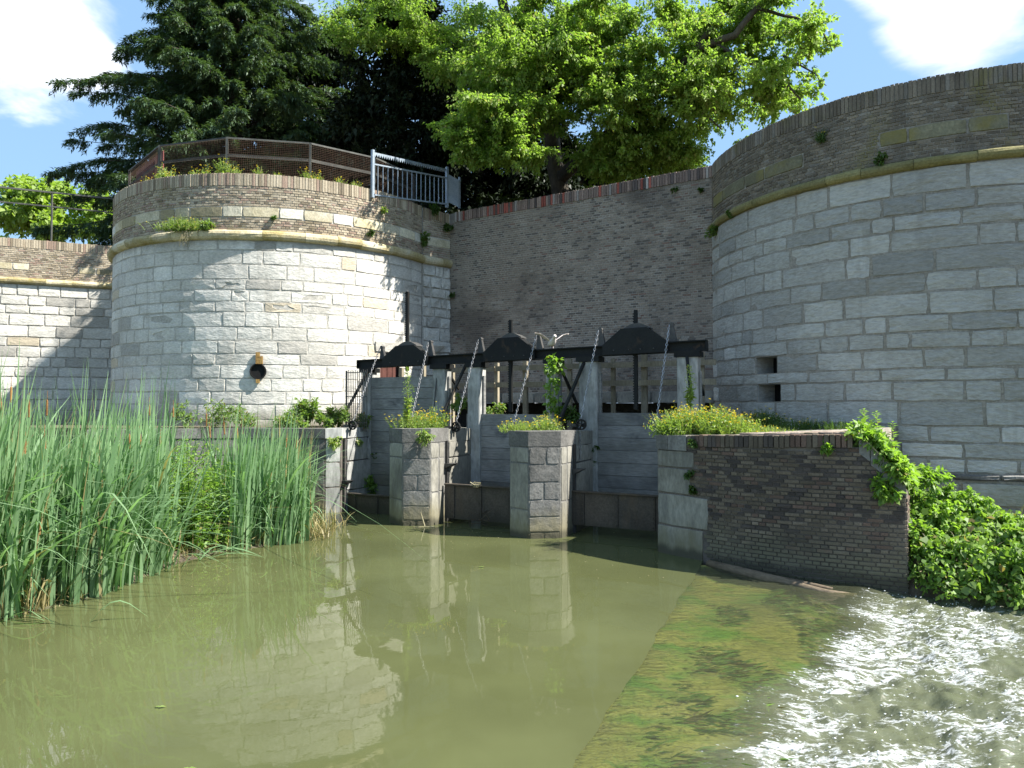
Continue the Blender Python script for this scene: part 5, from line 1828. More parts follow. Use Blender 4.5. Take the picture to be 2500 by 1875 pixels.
# ------------------------------------------------------------------ broadleaf tree behind the brick wall
bt = root('broadleaf_tree', atq(1215, 430, 24.2), 'large bright green broadleaf tree leaning out over the brick wall', 'tree')
tr_ = tree_tube('trunk', [atq(1222, 480, 24.2), atq(1205, 390, 24.2), atq(1190, 300, 24.1), atq(1184, 220, 24.0), atq(1176, 140, 24.0), atq(1140, 20, 24.0), atq(1110, -120, 24)], 0.34, 0.16, M['bark'], bt)
for pts, a, b in (([atq(1182, 200, 24.0), atq(1128, 130, 23.6), atq(1098, 60, 23.5), atq(1080, -30, 23.4)], 0.24, 0.15),
                  ([atq(1124, 110, 23.6), atq(1128, 40, 23.8), atq(1132, -60, 24)], 0.14, 0.10),
                  ([atq(1212, 385, 24.1), atq(1268, 330, 23.0), atq(1335, 275, 22.2), atq(1392, 215, 21.4), atq(1440, 182, 20.8), atq(1500, 110, 20.4), atq(1560, 30, 20.2)], 0.26, 0.08),
                  ([atq(1392, 215, 21.4), atq(1330, 172, 21.2), atq(1270, 160, 21.0), atq(1230, 180, 20.8)], 0.10, 0.05),
                  ([atq(1500, 110, 20.4), atq(1585, 75, 20.0), atq(1640, 10, 19.8), atq(1670, -60, 19.6)], 0.12, 0.07),
                  ([atq(1540, 92, 20.2), atq(1610, 130, 19.9), atq(1690, 170, 19.7), atq(1730, 215, 19.6)], 0.07, 0.025),
                  ([atq(1640, 20, 19.8), atq(1720, 40, 19.6), atq(1780, 75, 19.5), atq(1798, 110, 19.5)], 0.05, 0.012),
                  ([atq(1690, 120, 19.7), atq(1745, 150, 19.5), atq(1785, 185, 19.4)], 0.035, 0.01),
                  ([atq(1180, 250, 24), atq(1120, 235, 22.5), atq(1060, 260, 21.0), atq(1010, 300, 20.4)], 0.12, 0.03),
                  ([atq(1440, 182, 20.8), atq(1500, 230, 20.8), atq(1560, 280, 20.9)], 0.07, 0.02),
                  ([atq(1268, 340, 23), atq(1330, 350, 23.4), atq(1400, 320, 23.6)], 0.09, 0.03),
                  ([atq(1255, 395, 23.8), atq(1290, 345, 23.9), atq(1310, 290, 24)], 0.08, 0.03)):
    tree_tube('branch', pts, a, b, M['bark'], bt, 6)
lv = Leaves()
EL = [(1330, 120, 260, 135, 19.6, 23.5, 66, 46, 480), (1180, 190, 150, 100, 20.2, 22.8, 22, 42, 430), (1450, 210, 130, 90, 19.8, 22.5, 18, 40, 380), (1060, 250, 85, 85, 19.6, 21.2, 13, 40, 470), (1200, 70, 160, 80, 21.5, 24.5, 16, 50, 480),
      (1680, 95, 75, 120, 19.0, 21.2, 16, 42, 480), (1560, 250, 110, 42, 20.0, 22.5, 9, 34, 210), (1375, 330, 120, 48, 21.0, 23.5, 34, 40, 380), (1040, 300, 75, 40, 20, 21.2, 10, 34, 380), (1085, 325, 80, 36, 20, 21.4, 11, 30, 360), (1300, 350, 60, 25, 21, 22.5, 7, 30, 340), (1100, 140, 90, 70, 21, 23, 12, 42, 400), (960, 110, 60, 60, 23, 25, 7, 44, 380), (1480, 335, 50, 30, 20.8, 22.6, 5, 30, 220),
      (880, 40, 170, 65, 23.6, 26.0, 20, 48, 400), (1600, 30, 100, 60, 19.4, 22.0, 12, 44, 420), (1520, 170, 60, 70, 20.0, 22.0, 9, 40, 400),
      (1250, -160, 420, 110, 20.5, 26.0, 34, 60, 330), (1480, 330, 60, 20, 20.8, 22.6, 4, 30, 180)]
for cx, cy, rx, ry, d0, d1, nc, rq, nl in EL:
    for k in range(nc):
        a = rnd.uniform(0, 2 * math.pi)
        q = math.sqrt(rnd.random())
        dp = rnd.uniform(d0, d1)
        p = atq(cx + rx * q * math.cos(a), cy + ry * q * math.sin(a), dp)
        clump(lv, p, rq * rnd.uniform(0.8, 1.6) * Q * dp / F, int(nl * 2.4), 0.112, 0.60, 0.6, 0.62, twigs=22, spread=(0.25, 1.55))
for qx, qy in ((1775, 40), (1792, 75), (1760, 20), (1780, 170), (1770, 195), (1750, 155), (1796, 105), (1745, 60), (1738, 195), (1725, 235), (1640, 240), (1690, 225), (1610, 300)):
    clump(lv, atq(qx, qy, 19.5), 0.30, 110, 0.11, 0.6, 0.5, 0.8, twigs=8)
lv.build('crown', M['maple'], bt)

# small bright tree far left
ft = root('far_tree', atq(110, 520, 44), 'small pale green tree far away above the left wall', 'tree')
tree_tube('trunk', [(atq(110, 520, 44).x, 44, 7.7), atq(112, 480, 44), atq(115, 430, 44)], 0.3, 0.12, M['bark'], ft)
lv = Leaves()
for k in range(60):
    a, q = rnd.uniform(0, 2 * math.pi), math.sqrt(rnd.random())
    dp = rnd.uniform(42, 46)
    clump(lv, atq(120 + 135 * q * math.cos(a), 450 + 58 * q * math.sin(a), dp), 1.05, 190, 0.34, 0.65, 0.3, 0.8, twigs=14)
lv.build('crown', M['fartree'], ft)

# ------------------------------------------------------------------ conifer behind the sunlit tower
cd = 28.5
cbase = atq(495, 700, cd)
cbase.z = 7.7
ct = root('conifer_tree', cbase, 'large dark conifer with drooping sprays behind the sunlit tower', 'tree')
tree_tube('trunk', [cbase, cbase + Vector((0.1, 0, 6)), cbase + Vector((0, 0.1, 12)), cbase + Vector((0, 0, 17))], 0.45, 0.10, M['bark'], ct)
lv = Leaves()
mb = MB()
for k in range(420):
    h = 0.3 + 16.0 * (k / 420) ** 1.05
    az = k * 2.39996 + rnd.uniform(-0.3, 0.3)
    Lb = max(7.0 * (1 - (h / 13.6) ** 2.6) if h < 13.6 else 0, 2.6 * (1 - h / 17.5)) * rnd.uniform(0.72, 1.06) + 0.4
    dirv = np.array([math.cos(az), math.sin(az), 0.0])
    if dirv[1] < -0.25:
        Lb *= 0.62
    rise = rnd.uniform(0.12, 0.32)
    p0 = np.array(cbase) + np.array([0, 0, h])
    tt2 = np.linspace(0, 1, 9)
    zc = rise * tt2 - 0.22 * tt2 ** 2 * (1.2 - rise) + 0.06 * np.sin(tt2 * 5 + k)
    axis = p0 + dirv * (Lb * tt2)[:, None] + np.array([0, 0, 1.0]) * (Lb * zc)[:, None]
    mb.tube([tuple(a) for a in axis[::2]], [0.06, 0.045, 0.03, 0.02, 0.008], 4, cap=False)
    nt_ = int(12 + Lb * 6.0)
    t = rng.uniform(0.16, 1.0, nt_) ** 0.8
    side = np.cross(dirv, [0, 0, 1.0])
    sgn = rng.choice([-1, 1], nt_)
    st = np.stack([np.interp(t, tt2, axis[:, i]) for i in range(3)], axis=1)
    tl = (0.30 + 0.85 * (1 - t)) * rng.uniform(0.6, 1.15, nt_) + 0.10
    td = unit(dirv[None] * 0.75 + side[None] * (sgn * rng.uniform(0.35, 0.9, nt_))[:, None] + np.array([0, 0, -0.22])[None])
    nn_ = 46
    u = rng.uniform(0.0, 1.0, (nt_, nn_))
    P = st[:, None, :] + td[:, None, :] * (tl[:, None] * u)[:, :, None]
    P[:, :, 2] -= rng.uniform(0.2, 0.8, nt_)[:, None] * tl[:, None] * u ** 1.6
    P = P.reshape(-1, 3)
    P += rng.normal(size=P.shape) * 0.03
    D = np.repeat(td, nn_, axis=0) * 0.8 + rand_dir(len(P)) * 0.75 + np.array([0, 0, -0.35])
    N_ = rand_dir(len(P)) * 0.5 + np.array([0, 0, 1.0])
    L = rng.uniform(0.10, 0.23, len(P))
    lv.add(P, D, N_, L, L * 0.24)
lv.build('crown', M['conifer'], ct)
mb.build('branches', M['bark'], ct)

# dark evergreens in the shade behind the barrier
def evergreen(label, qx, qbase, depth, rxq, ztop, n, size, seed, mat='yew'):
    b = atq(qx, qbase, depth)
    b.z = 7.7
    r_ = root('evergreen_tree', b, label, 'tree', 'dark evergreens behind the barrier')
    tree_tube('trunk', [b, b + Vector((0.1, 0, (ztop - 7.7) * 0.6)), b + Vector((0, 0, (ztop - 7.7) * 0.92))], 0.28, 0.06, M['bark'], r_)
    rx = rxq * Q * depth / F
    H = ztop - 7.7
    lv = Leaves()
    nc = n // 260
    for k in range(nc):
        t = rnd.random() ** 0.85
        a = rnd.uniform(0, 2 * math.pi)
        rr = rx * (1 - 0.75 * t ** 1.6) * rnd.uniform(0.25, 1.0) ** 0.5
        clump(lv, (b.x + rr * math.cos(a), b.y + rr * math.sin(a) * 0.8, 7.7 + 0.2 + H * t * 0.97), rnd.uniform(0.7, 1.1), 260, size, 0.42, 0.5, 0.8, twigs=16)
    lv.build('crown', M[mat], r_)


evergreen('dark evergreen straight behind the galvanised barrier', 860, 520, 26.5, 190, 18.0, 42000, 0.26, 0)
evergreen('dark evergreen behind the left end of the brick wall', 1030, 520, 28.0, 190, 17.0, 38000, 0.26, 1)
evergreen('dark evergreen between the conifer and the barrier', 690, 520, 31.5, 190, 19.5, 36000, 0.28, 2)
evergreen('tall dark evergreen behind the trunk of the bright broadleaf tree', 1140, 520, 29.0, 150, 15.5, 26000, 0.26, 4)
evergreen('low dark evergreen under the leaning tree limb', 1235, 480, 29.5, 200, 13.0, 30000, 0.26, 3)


# ------------------------------------------------------------------ plants on masonry
def ragwort(label, c, rx, ry, h, n, flowers, group='yellow flowering weeds on the masonry', mat='weed', cat='plant', name='flowering_weed'):
    c = Vector(c)
    r_ = root(name, c, label, cat, group)
    lv = Leaves()
    P = np.stack([c.x + rng.normal(size=n) * rx * 0.5, c.y + rng.normal(size=n) * ry * 0.5, np.full(n, c.z - 0.02)], axis=1)
    off = (P[:, :2] - np.array([c.x, c.y])) / max(rx, ry)
    lean = off * 0.9 + rng.normal(size=(n, 2)) * 0.30
    H = h * rng.uniform(0.45, 1.05, n) * (1 - 0.35 * np.clip(np.hypot(off[:, 0], off[:, 1]), 0, 1))
    W = rng.uniform(0.007, 0.013, n)
    curl = rng.uniform(0, 0.35, n)
    lv.blades(P, lean, H, W, curl, seg=4)
    k = rng.integers(0, n, n * 9)
    t = rng.uniform(0.03, 0.95, n * 9) ** 1.4
    up = np.array([0, 0, 1.0])
    def pos(k, t):
        l3 = np.concatenate([lean[k], np.zeros((len(k), 1))], axis=1)
        return P[k] + up * (H[k] * (t - 0.45 * curl[k] * t ** 3))[:, None] + l3 * (H[k] * (t * 0.35 + curl[k] * t ** 2.4))[:, None]
    Q_ = pos(k, t)
    D = rand_dir(len(k), 0.25)
    L = h * rng.uniform(0.10, 0.22, len(k)) * (1.1 - 0.6 * t)
    lv.add(Q_, D, rand_dir(len(k), 0.8), L, L * rng.uniform(0.16, 0.34, len(k)))
    lv.build('foliage', M[mat], r_)
    if flowers:
        lf = Leaves()
        kf = rng.choice(n, flowers)
        Qf = pos(kf, rng.uniform(0.86, 1.04, flowers)) + rng.normal(size=(flowers, 3)) * 0.02
        for rep in range(3):
            a = rng.uniform(0, 2 * np.pi, flowers)
            D = np.stack([np.cos(a), np.sin(a), 0.35 + 0 * a], axis=1)
            s = rng.uniform(0.014, 0.028, flowers)
            lf.add(Qf, D, rand_dir(flowers, 1.0), s, s * 0.8, 0.1)
            lf.add(Qf, -D, rand_dir(flowers, 1.0), s, s * 0.8, 0.1)
        lf.build('flowers', M['flower'], r_)['kind'] = 'stuff'
    return r_


def tuft(label, c, r, n, size, mat='shrub', aspect=0.5, droop=0.3, group='small plants rooted in the walls', name='wall_plant', cat='plant', stem_to=None):
    c = Vector(c)
    r_ = root(name, c, label, cat, group)
    lv = Leaves()
    for k in range(max(1, n // 60)):
        cc_ = c + Vector((rnd.uniform(-1, 1), rnd.uniform(-1, 1), rnd.uniform(-1, 1))) * r * 0.55
        clump(lv, cc_, r * 0.6, 60, size, aspect, droop, 0.9, twigs=9)
    lv.build('foliage', M[mat], r_)
    if stem_to is not None:
        m = MB()
        m.tube([c, (c + Vector(stem_to)) / 2 + Vector((0.02, -0.03, 0)), stem_to], [0.006, 0.005, 0.003], 4)
        m.build('stem', M['dry_stem'], r_)
    return r_


# big flowering clumps on the wing wall
wz = lambda px: None
for px, py, dpt, rx, h, n, fl, lab in ((1665, 1048, 12.7, 0.46, 0.60, 330, 170, 'bright flowering clump at the left end of the wing wall top'),
                                       (1740, 1046, 12.5, 0.44, 0.62, 340, 180, 'dense yellow flowering clump on the wing wall under the right beam end'),
                                       (1800, 1045, 12.3, 0.40, 0.46, 230, 80, 'lower flowering clump on the wing wall right of the dense one'),
                                       (1880, 1046, 12.0, 0.36, 0.22, 200, 10, 'short grassy clump in the middle of the wing wall top'),
                                       (1955, 1046, 11.8, 0.28, 0.13, 120, 0, 'thin low weeds towards the right of the wing wall top')):
    p = at(px, py, dpt)
    ragwort(lab, (p.x, p.y, 2.06 + 0.02), rx, 0.35, h, n, fl)
for px, dpt, rx, h, n, fl, lab in ((1860, 14.3, 0.42, 0.50, 240, 40, 'shaded bushy weed below the two slit windows'), (1960, 13.5, 0.45, 0.30, 200, 20, 'shaded low weeds along the foot of the right tower'),
                                   (2040, 12.9, 0.30, 0.28, 130, 0, 'shaded leafy weeds at the foot of the right tower, furthest right')):
    p = at(px, 1010, dpt)
    ragwort(lab, (p.x, p.y, 2.12), rx, 0.3, h, n, fl, mat='darkweed', group='shaded weeds along the tower foot')
# on piers
for px, dpt, rx, h, n, fl, lab in ((1012, 15.75, 0.40, 0.46, 220, 80, 'yellow flowering weed spilling over the front of the left pier'), (1060, 16.2, 0.22, 0.62, 110, 70, 'taller yellow flowering weed at the back of the left pier'),
                                   (1268, 14.35, 0.36, 0.30, 170, 45, 'yellow flowering weed on the left of the right pier top'), (1335, 14.5, 0.24, 0.42, 110, 50, 'upright yellow flowering weed on the right of the right pier top')):
    p = at(px, 1040, dpt)
    ragwort(lab, (p.x, p.y, PIER_TOP), rx, 0.25, h, n, fl)
p = at(1035, 1075, 15.02)
tuft('weed hanging down the front face of the left pier', (p.x, p.y, 1.95), 0.20, 420, 0.085, 'weed', 0.3, 0.9, group='weeds hanging from the piers')
m = MB()

# tall weeds with leafy spires
def spire(label, px, py0, py1, dpt, dense=1.0, width=0.12, mat='weed', curve=0.03, off=None, group='tall upright weeds by the sluice'):
    a, b = at(px, py0, dpt), at(px, py1, dpt)
    r_ = root('tall_weed', a, label, 'plant', group)
    H = b.z - a.z
    m = MB()
    pts = [a + Vector((curve * math.sin(t * 3), 0, H * t)) for t in (0, 0.25, 0.5, 0.75, 1)]
    m.tube(pts, [0.010, 0.009, 0.007, 0.005, 0.003], 5)
    m.build('stem', M['weed'], r_)
    n = int(330 * dense)
    t = rng.uniform(0.05, 1, n)
    P = np.stack([a.x + curve * np.sin(t * 3), np.full(n, a.y), a.z + H * t], axis=1)
    D = rand_dir(n, 0.35)
    wprof = np.where(t > 0.45, np.clip((1.05 - t) * 2.2, 0.15, 1), 0.55)
    reach = width * wprof * rng.uniform(0, 1, n)
    P = P + D * reach[:, None] * np.where(t > 0.45, 1, 0.1)[:, None]
    L = np.where(t > 0.45, 0.05, 0.12) * rng.uniform(0.6, 1.3, n)
    lv = Leaves()
    lv.add(P, D, rand_dir(n, 0.8), L, L * 0.32)
    lv.build('foliage', M[mat], r_)


spire('tallest upright weed with a plume, in front of the left plank barrier', 993, 1035, 898, 15.6, 1.3, 0.16)
spire('leafy upright weed in front of the right end post', 1682, 1000, 893, 13.6, 0.8, 0.14)
spire('upright leafy weed by the quay pulley', 840, 1030, 990, 17.3, 0.7, 0.13, 'shrub')
# vine climbing the fourth post
vp = [lp(1350, y, -0.24) for y in (1010, 980, 950, 920, 895, 870)]
vr = root('climbing_vine', vp[0], 'green vine climbing the post below the pigeon', 'vine')
lv = Leaves()
for i in range(len(vp) - 1):
    for k in range(4):
        clump(lv, vp[i].lerp(vp[i + 1], rnd.random()) + Vector((rnd.uniform(-0.1, 0.14), -0.03, 0)), 0.13, 14, 0.12, 0.7, 0.4, 1.0, twigs=5)
lv.build('foliage', M['bush'], vr)
MB().tube(vp, 0.008, 5).build('stem', M['dry_stem'], vr)
for px, py, off, r, lab in ((1215, 995, 0.5, 0.28, 'leafy bush behind the middle plank barrier'), (1392, 1010, -0.3, 0.26, 'dark leafy weeds between the vine post and the broad post'),
                            (1120, 985, -0.1, 0.22, 'leafy weeds between the two left middle posts')):
    p = lp(px, py, off)
    tuft(lab, p, r, 480, 0.09, 'shrub' if px != 1392 else 'darkweed', group='leafy weeds among the sluice posts')

# shrub on the quay
sh = root('quay_shrub', at(760, 1030, 18.2), 'rounded green shrub on the quay against the sunlit tower', 'shrub')
lv = Leaves()
for qx, qy, dp, r, n in ((680, 890, 18.0, 0.42, 700), (650, 895, 17.9, 0.36, 520), (715, 895, 18.1, 0.36, 520), (665, 875, 18.0, 0.30, 380), (735, 905, 18.0, 0.26, 320), (625, 905, 17.8, 0.26, 300),
                        (700, 910, 17.7, 0.30, 380), (775, 910, 17.9, 0.22, 240), (645, 912, 17.6, 0.26, 300)):
    p = atq(qx, qy, dp)
    clump(lv, p, r, n, 0.115, 0.42, 0.4, 0.85, twigs=16)
lv.build('foliage', M['shrub'], sh)
for px, py, dp, r, lab in ((690, 1020, 17.4, 0.24, 'low weeds at the left of the quay shrub'), (885, 1028, 18.0, 0.22, 'low weeds behind the quay pulley'), (600, 1015, 17.6, 0.3, 'low weeds on the quay behind the reeds, right clump'),
                           (520, 1006, 17.3, 0.4, 'low weeds on the quay behind the reeds, left clump'), (455, 1004, 17.2, 0.4, 'low weeds on the quay at the far left behind the reeds'), (560, 1012, 17.2, 0.36, 'low weeds on the quay edge between the two clumps behind the reeds')):
    tuft(lab, at(px, py, dp), r, 420, 0.10, 'shrub', 0.35, 0.3, group='low weeds on the quay')
p = V3(bD[0] - 0.12, bD[1] - 0.12, 1.72)
tuft('weed growing down the pale quay corner', p, 0.17, 420, 0.08, 'weed', 0.4, 0.8, group='weeds hanging from the piers')
p = V3(bD[0] + BX[0] * 0.55 + 0.1, bD[1] + BX[1] * 0.55, 1.65)
tuft('light tuft on the sunlit quay side wall', p, 0.13, 180, 0.07, 'weed', 0.4, 0.5, group='weeds hanging from the piers')
for dz, t, r, mt, lab in ((1.72, 1.25, 0.18, 'darkweed', 'upper dark weed hanging at the back of the quay side wall'), (1.32, 1.25, 0.18, 'darkweed', 'middle dark weed hanging at the back of the quay side wall'),
                          (0.62, 1.0, 0.22, 'bush', 'bright fern-like weed low in the left sluice channel'), (0.42, 1.2, 0.20, 'bush', 'lowest weed in the left sluice channel, near the water')):
    p = V3(bD[0] + BX[0] * t + 0.12, bD[1] + BX[1] * t, dz)
    tuft(lab, p, r, 420, 0.10, mt, 0.5, 0.6, group='weeds in the left sluice channel')
# hanging moss strip on the right pier side
for z, r, lab in ((1.65, 0.09, 'dark green moss tuft high on the right pier side wall'), (1.35, 0.07, 'dark green moss tuft halfway down the right pier side wall')):
    p = V3(1.20 + BX[0] * 1.15 + 0.07, 14.32 + BX[1] * 1.15, z)
    tuft(lab, p, r * 1.4, 180, 0.06, 'darkweed', 0.5, 0.6, group='moss on the right pier side')
for u, z, r, lab in ((0.80, 1.95, 0.08, 'small plant under the coping where quoins meet brick'), (0.72, 1.45, 0.08, 'small creeper halfway up the quoin edge'), (0.80, 1.15, 0.06, 'small creeper low on the quoin edge')):
    tuft(lab, cvG.at(u, z, 0.05), r, 120, 0.07, 'darkweed', 0.6, 0.5, group='little plants on the wing wall face')
tuft('leafy sprig hanging from the right end of the wing wall coping', cvG.at(S_END - 0.45, 1.98, 0.05), 0.09, 120, 0.09, 'bush', 0.6, 0.6, group='little plants on the wing wall face')
tuft('leafy clump on the sloping stones of the wing wall', cvG.at(S_END + (cvG.L - S_END) * 0.55, 1.42, 0.06), 0.20, 360, 0.11, 'bush', 0.6, 0.5, group='little plants on the wing wall face')

# plants on the towers
p = on_circle(450, 545, LT_C, LT_R + 0.15)
ragwort('straw and green plant on the cordon of the sunlit tower', (p.x, p.y, Z_COR1), 0.62, 0.16, 0.42, 330, 16, group='plants on the tower cordon', mat='weed')
p = on_circle(505, 548, LT_C, LT_R + 0.2)
tuft('green leafy part at the right of the cordon plant', (p.x, p.y, Z_COR1 + 0.06), 0.17, 360, 0.09, 'shrub', 0.4, 0.4, group='plants on the tower cordon')
p = on_circle(455, 580, LT_C, LT_R + 0.18)
r_ = root('dry_roots', (p.x, p.y, Z_COR0), 'pale dry roots hanging under the cordon plant', 'roots')
m = MB()
for k in range(9):
    q0 = V3(p.x + rnd.uniform(-0.1, 0.1), p.y - 0.04, Z_COR0 + 0.2)
    m.tube([q0, q0 + V3(rnd.uniform(-0.06, 0.06), -0.03, -0.2), q0 + V3(rnd.uniform(-0.12, 0.12), -0.02, -0.42)], [0.008, 0.006, 0.003], 4)
m.build('root_strands', M['dry_stem'], r_)
for px, py, r, n, mt, lab in ((1036, 585, 0.20, 480, 'shrub', 'round bush on the shaded cordon at the tower end'), (902, 565, 0.10, 150, 'darkweed', 'small tuft right of the white band stone'),
                              (935, 515, 0.09, 120, 'weed', 'small tuft below the barrier'), (668, 533, 0.05, 70, 'darkweed', 'tiny tuft in the bricks under the sunlit parapet')):
    p = on_circle(px, py, LT_C, LT_R + 0.08)
    tuft(lab, p, r, n, 0.09, mt)
for px, py, r, n, lab in ((1095, 556, 0.16, 240, 'green tuft at the left top of the brick wall'), (1105, 720, 0.09, 120, 'tuft where return and brick wall meet'), (1075, 740, 0.05, 60, 'tiny tuft on the shaded return stones'),
                          (1060, 510, 0.24, 300, 'leafy weeds hanging under the barrier')):
    tuft(lab, at(px, py, 21.9 if px > 1065 else 21.5), r, n, 0.085, 'darkweed')
for px, py, r, n, mt, lab in ((1742, 563, 0.17, 420, 'shrub', 'green plant in the corner of brick wall and right tower'),):
    tuft(lab, at(px, py, 17.2), r, n, 0.08, mt)
for px, py, r, lab in ((1645, 462, 0.09, 'left small plant high on the brick wall'), (1710, 463, 0.07, 'right small plant high on the brick wall')):
    tuft(lab, on_plane(px, py, (bw_a.x, bw_a.y - 0.06), (bw_b.x - bw_a.x, bw_b.y - bw_a.y)), r, 120, 0.07, 'darkweed')
for px, py, r, fl, lab in ((2004, 330, 0.13, 6, 'plant with yellow blooms on the right tower parapet'), (2148, 388, 0.12, 0, 'tuft on the cordon of the right tower'), (1780, 520, 0.10, 0, 'dark tuft low on the right tower parapet')):
    p = on_circle(px, py, RT_C, RT_R + 0.10)
    if fl:
        ragwort(lab, (p.x, p.y, p.z - 0.1), 0.10, 0.08, 0.34, 40, fl, group='small plants rooted in the walls', mat='darkweed')
    else:
        tuft(lab, p, r, 180, 0.075, 'darkweed')
# weeds along the tower coping, behind the railing
for i, (px, h, fl, lab) in enumerate(((300, 0.30, 12, 'weed at the left end of the tower coping'), (360, 0.30, 12, 'weed in front of the red board'), (400, 0.55, 24, 'bushy weed by the second railing post'), (418, 0.35, 8, 'low weed right of the second railing post'),
                                    (478, 0.36, 10, 'slender weed in the middle of the second mesh panel'), (500, 0.42, 14, 'flowering weed in the second mesh panel'), (545, 0.60, 14, 'tall weed left of the third railing post'),
                                    (575, 0.38, 10, 'flowering weed right of the third railing post'), (632, 0.38, 6, 'thin weed in the third mesh panel'), (678, 0.24, 4, 'short weed in the third mesh panel'),
                                    (748, 0.40, 16, 'yellow flowering weed at the fourth railing post'), (780, 0.38, 16, 'yellow flowering weed right of the fourth railing post'), (828, 0.36, 10, 'flowering weed in the last mesh panel'), (868, 0.34, 4, 'thin weed left of the barrier'))):
    p = on_circle(px, 420, LT_C, LT_R - 0.20)
    ragwort(lab, (p.x, p.y, Z_COP1 - 0.01), 0.10 if h < 0.5 else 0.14, 0.06, h, 26 if h < 0.5 else 60, fl, group='weeds along the tower coping')

# ------------------------------------------------------------------ reeds
lv = Leaves()
def reed_front(x):
    """nearest y of the reed bed at x"""
    return np.interp(x, [-14, -6.1, -5.83, -5.63, -5.5, -5.28, -4.67, -3.6], [7.6, 8.5, 8.9, 9.5, 11.3, 12.1, 12.9, 13.6])


clumpsR = []
tries = 0
while len(clumpsR) < 560 and tries < 6000:
    tries += 1
    x = rnd.uniform(-12.5, -3.4)
    y0 = float(reed_front(x))
    y = y0 + abs(rnd.gauss(0, 1.0)) * 1.6 if rnd.random() < 0.75 else rnd.uniform(y0, 16.4)
    if y > 16.5 or x / y < -0.95 or x / y > -0.292:
        continue
    if (x + 5.65) ** 2 / 0.36 + (y - 12.6) ** 2 / 1.2 < 1:
        continue
    hq = 2.95 - 0.72 * max(0, (x + 6.3)) / 2.4
    clumpsR.append((x, y, hq * rnd.uniform(0.78, 1.14)))
Pn, Ln, Hn, Wn, Cn = [], [], [], [], []
for x, y, h in clumpsR:
    k = rnd.randint(11, 17)
    sway = rnd.uniform(0, 2 * math.pi)
    for j in range(k):
        a = rnd.uniform(0, 2 * math.pi)
        Pn.append((x + rnd.gauss(0, 0.09), y + rnd.gauss(0, 0.09), -0.12))
        l = abs(rnd.gauss(0, 0.34)) * (0.5 if x / y > -0.33 else 1)
        Ln.append((math.cos(a) * l + 0.14, math.sin(a) * l - 0.03))
        Hn.append(h * rnd.uniform(0.42, 1.10))
        Wn.append(rnd.uniform(0.024, 0.054))
        Cn.append(rnd.random() ** 1.8 * 1.1 if rnd.random() < 0.92 else rnd.uniform(0.9, 1.75))
lv.blades(np.array(Pn), np.array(Ln), np.array(Hn), np.array(Wn), np.array(Cn), seg=8)
reeds = lv.build('reed_bed', M['reed'])
tag(reeds, 'dense green reed bed standing in the water at the left', 'reeds', kind='stuff')
# dry litter at the foot
lv = Leaves()
n = 1500
xs = rng.uniform(-8.5, -3.5, n)
ys = reed_front(xs) + np.abs(rng.normal(size=n)) * 0.8
P = np.stack([xs, ys, np.full(n, -0.05)], axis=1)
lv.blades(P, rng.normal(size=(n, 2)) * 0.5, rng.uniform(0.12, 0.75, n), rng.uniform(0.010, 0.024, n), rng.uniform(0, 1.0, n), seg=3)
o = lv.build('reed_litter', M['reed_base'])
tag(o, 'dry brown reed stubble along the water edge', 'reed litter', kind='stuff')
# mud under the reeds
gx, gy = np.meshgrid(np.linspace(-14, -3.2, 50), np.linspace(7, 17.2, 46), indexing='ij')
gz_ = np.clip((gy - reed_front(gx) - 0.1) * 0.10, -0.5, 0.10) + 0.02 * np.sin(gx * 5) * np.sin(gy * 4)
gz_ = gz_ - np.clip((gx / gy + 0.335) * 12, 0, 0.6)
V = np.stack([gx, gy, gz_], axis=2).reshape(-1, 3)
ii = (np.arange(49)[:, None] * 46 + np.arange(45)[None, :]).ravel()
big_mesh('mud_bank', V, np.stack([ii, ii + 46, ii + 47, ii + 1], axis=1), M['soil'], smooth=True)['kind'] = 'structure'

# cattails with brown heads
cat_spots = [(27, 982, 9.8), (110, 1095, 9.4), (101, 1080, 10.2), (114, 1014, 10.2), (70, 1018, 10.2), (2, 1022, 9.6), (61, 1108, 9.6), (365, 1014, 12.2), (423, 1018, 12.3), (344, 1092, 11.6), (317, 1095, 11.2), (391, 1090, 12.4),
             (513, 1068, 13.0), (548, 1060, 13.2), (592, 1060, 13.5), (504, 1040, 13.0), (580, 1070, 13.4), (698, 1092, 13.9), (723, 1094, 14.0), (663, 1085, 13.8), (586, 1172, 13.0), (248, 1124, 10.8), (96, 1305, 8.9), (759, 1246, 13.6)]
cat_labels = ['topmost brown cattail near the left frame edge', 'thick brown cattail low in the left reeds', 'pair-partner cattail just right of the thick one', 'slim brown cattail above the thick pair', 'cattail left of the thick pair',
              'pale brown cattail cut by the left frame edge', 'small cattail between the topmost and the thick pair', 'brown cattail in the middle of the reeds against the tower', 'tall brown cattail right of the middle, against the tower wall',
              'short cattail left of the green bush', 'cattail deep in the reeds left of the green bush', 'pale cattail at the top of the green bush', 'tall brown cattail at the left of the right-hand reeds', 'dark cattail second in the right-hand reeds',
              'dark cattail third in the right-hand reeds', 'cattail behind the left side of the right-hand reeds', 'cattail fourth in the right-hand reeds', 'thin orange cattail left of the quay corner', 'thin orange cattail nearest the quay corner',
              'cattail above the bend of the right-hand reeds', 'low cattail in the middle of the right-hand reeds', 'leaning cattail in the dense left reeds', 'fallen low cattail at the left water edge', 'orange stalk at the right tip of the reeds']
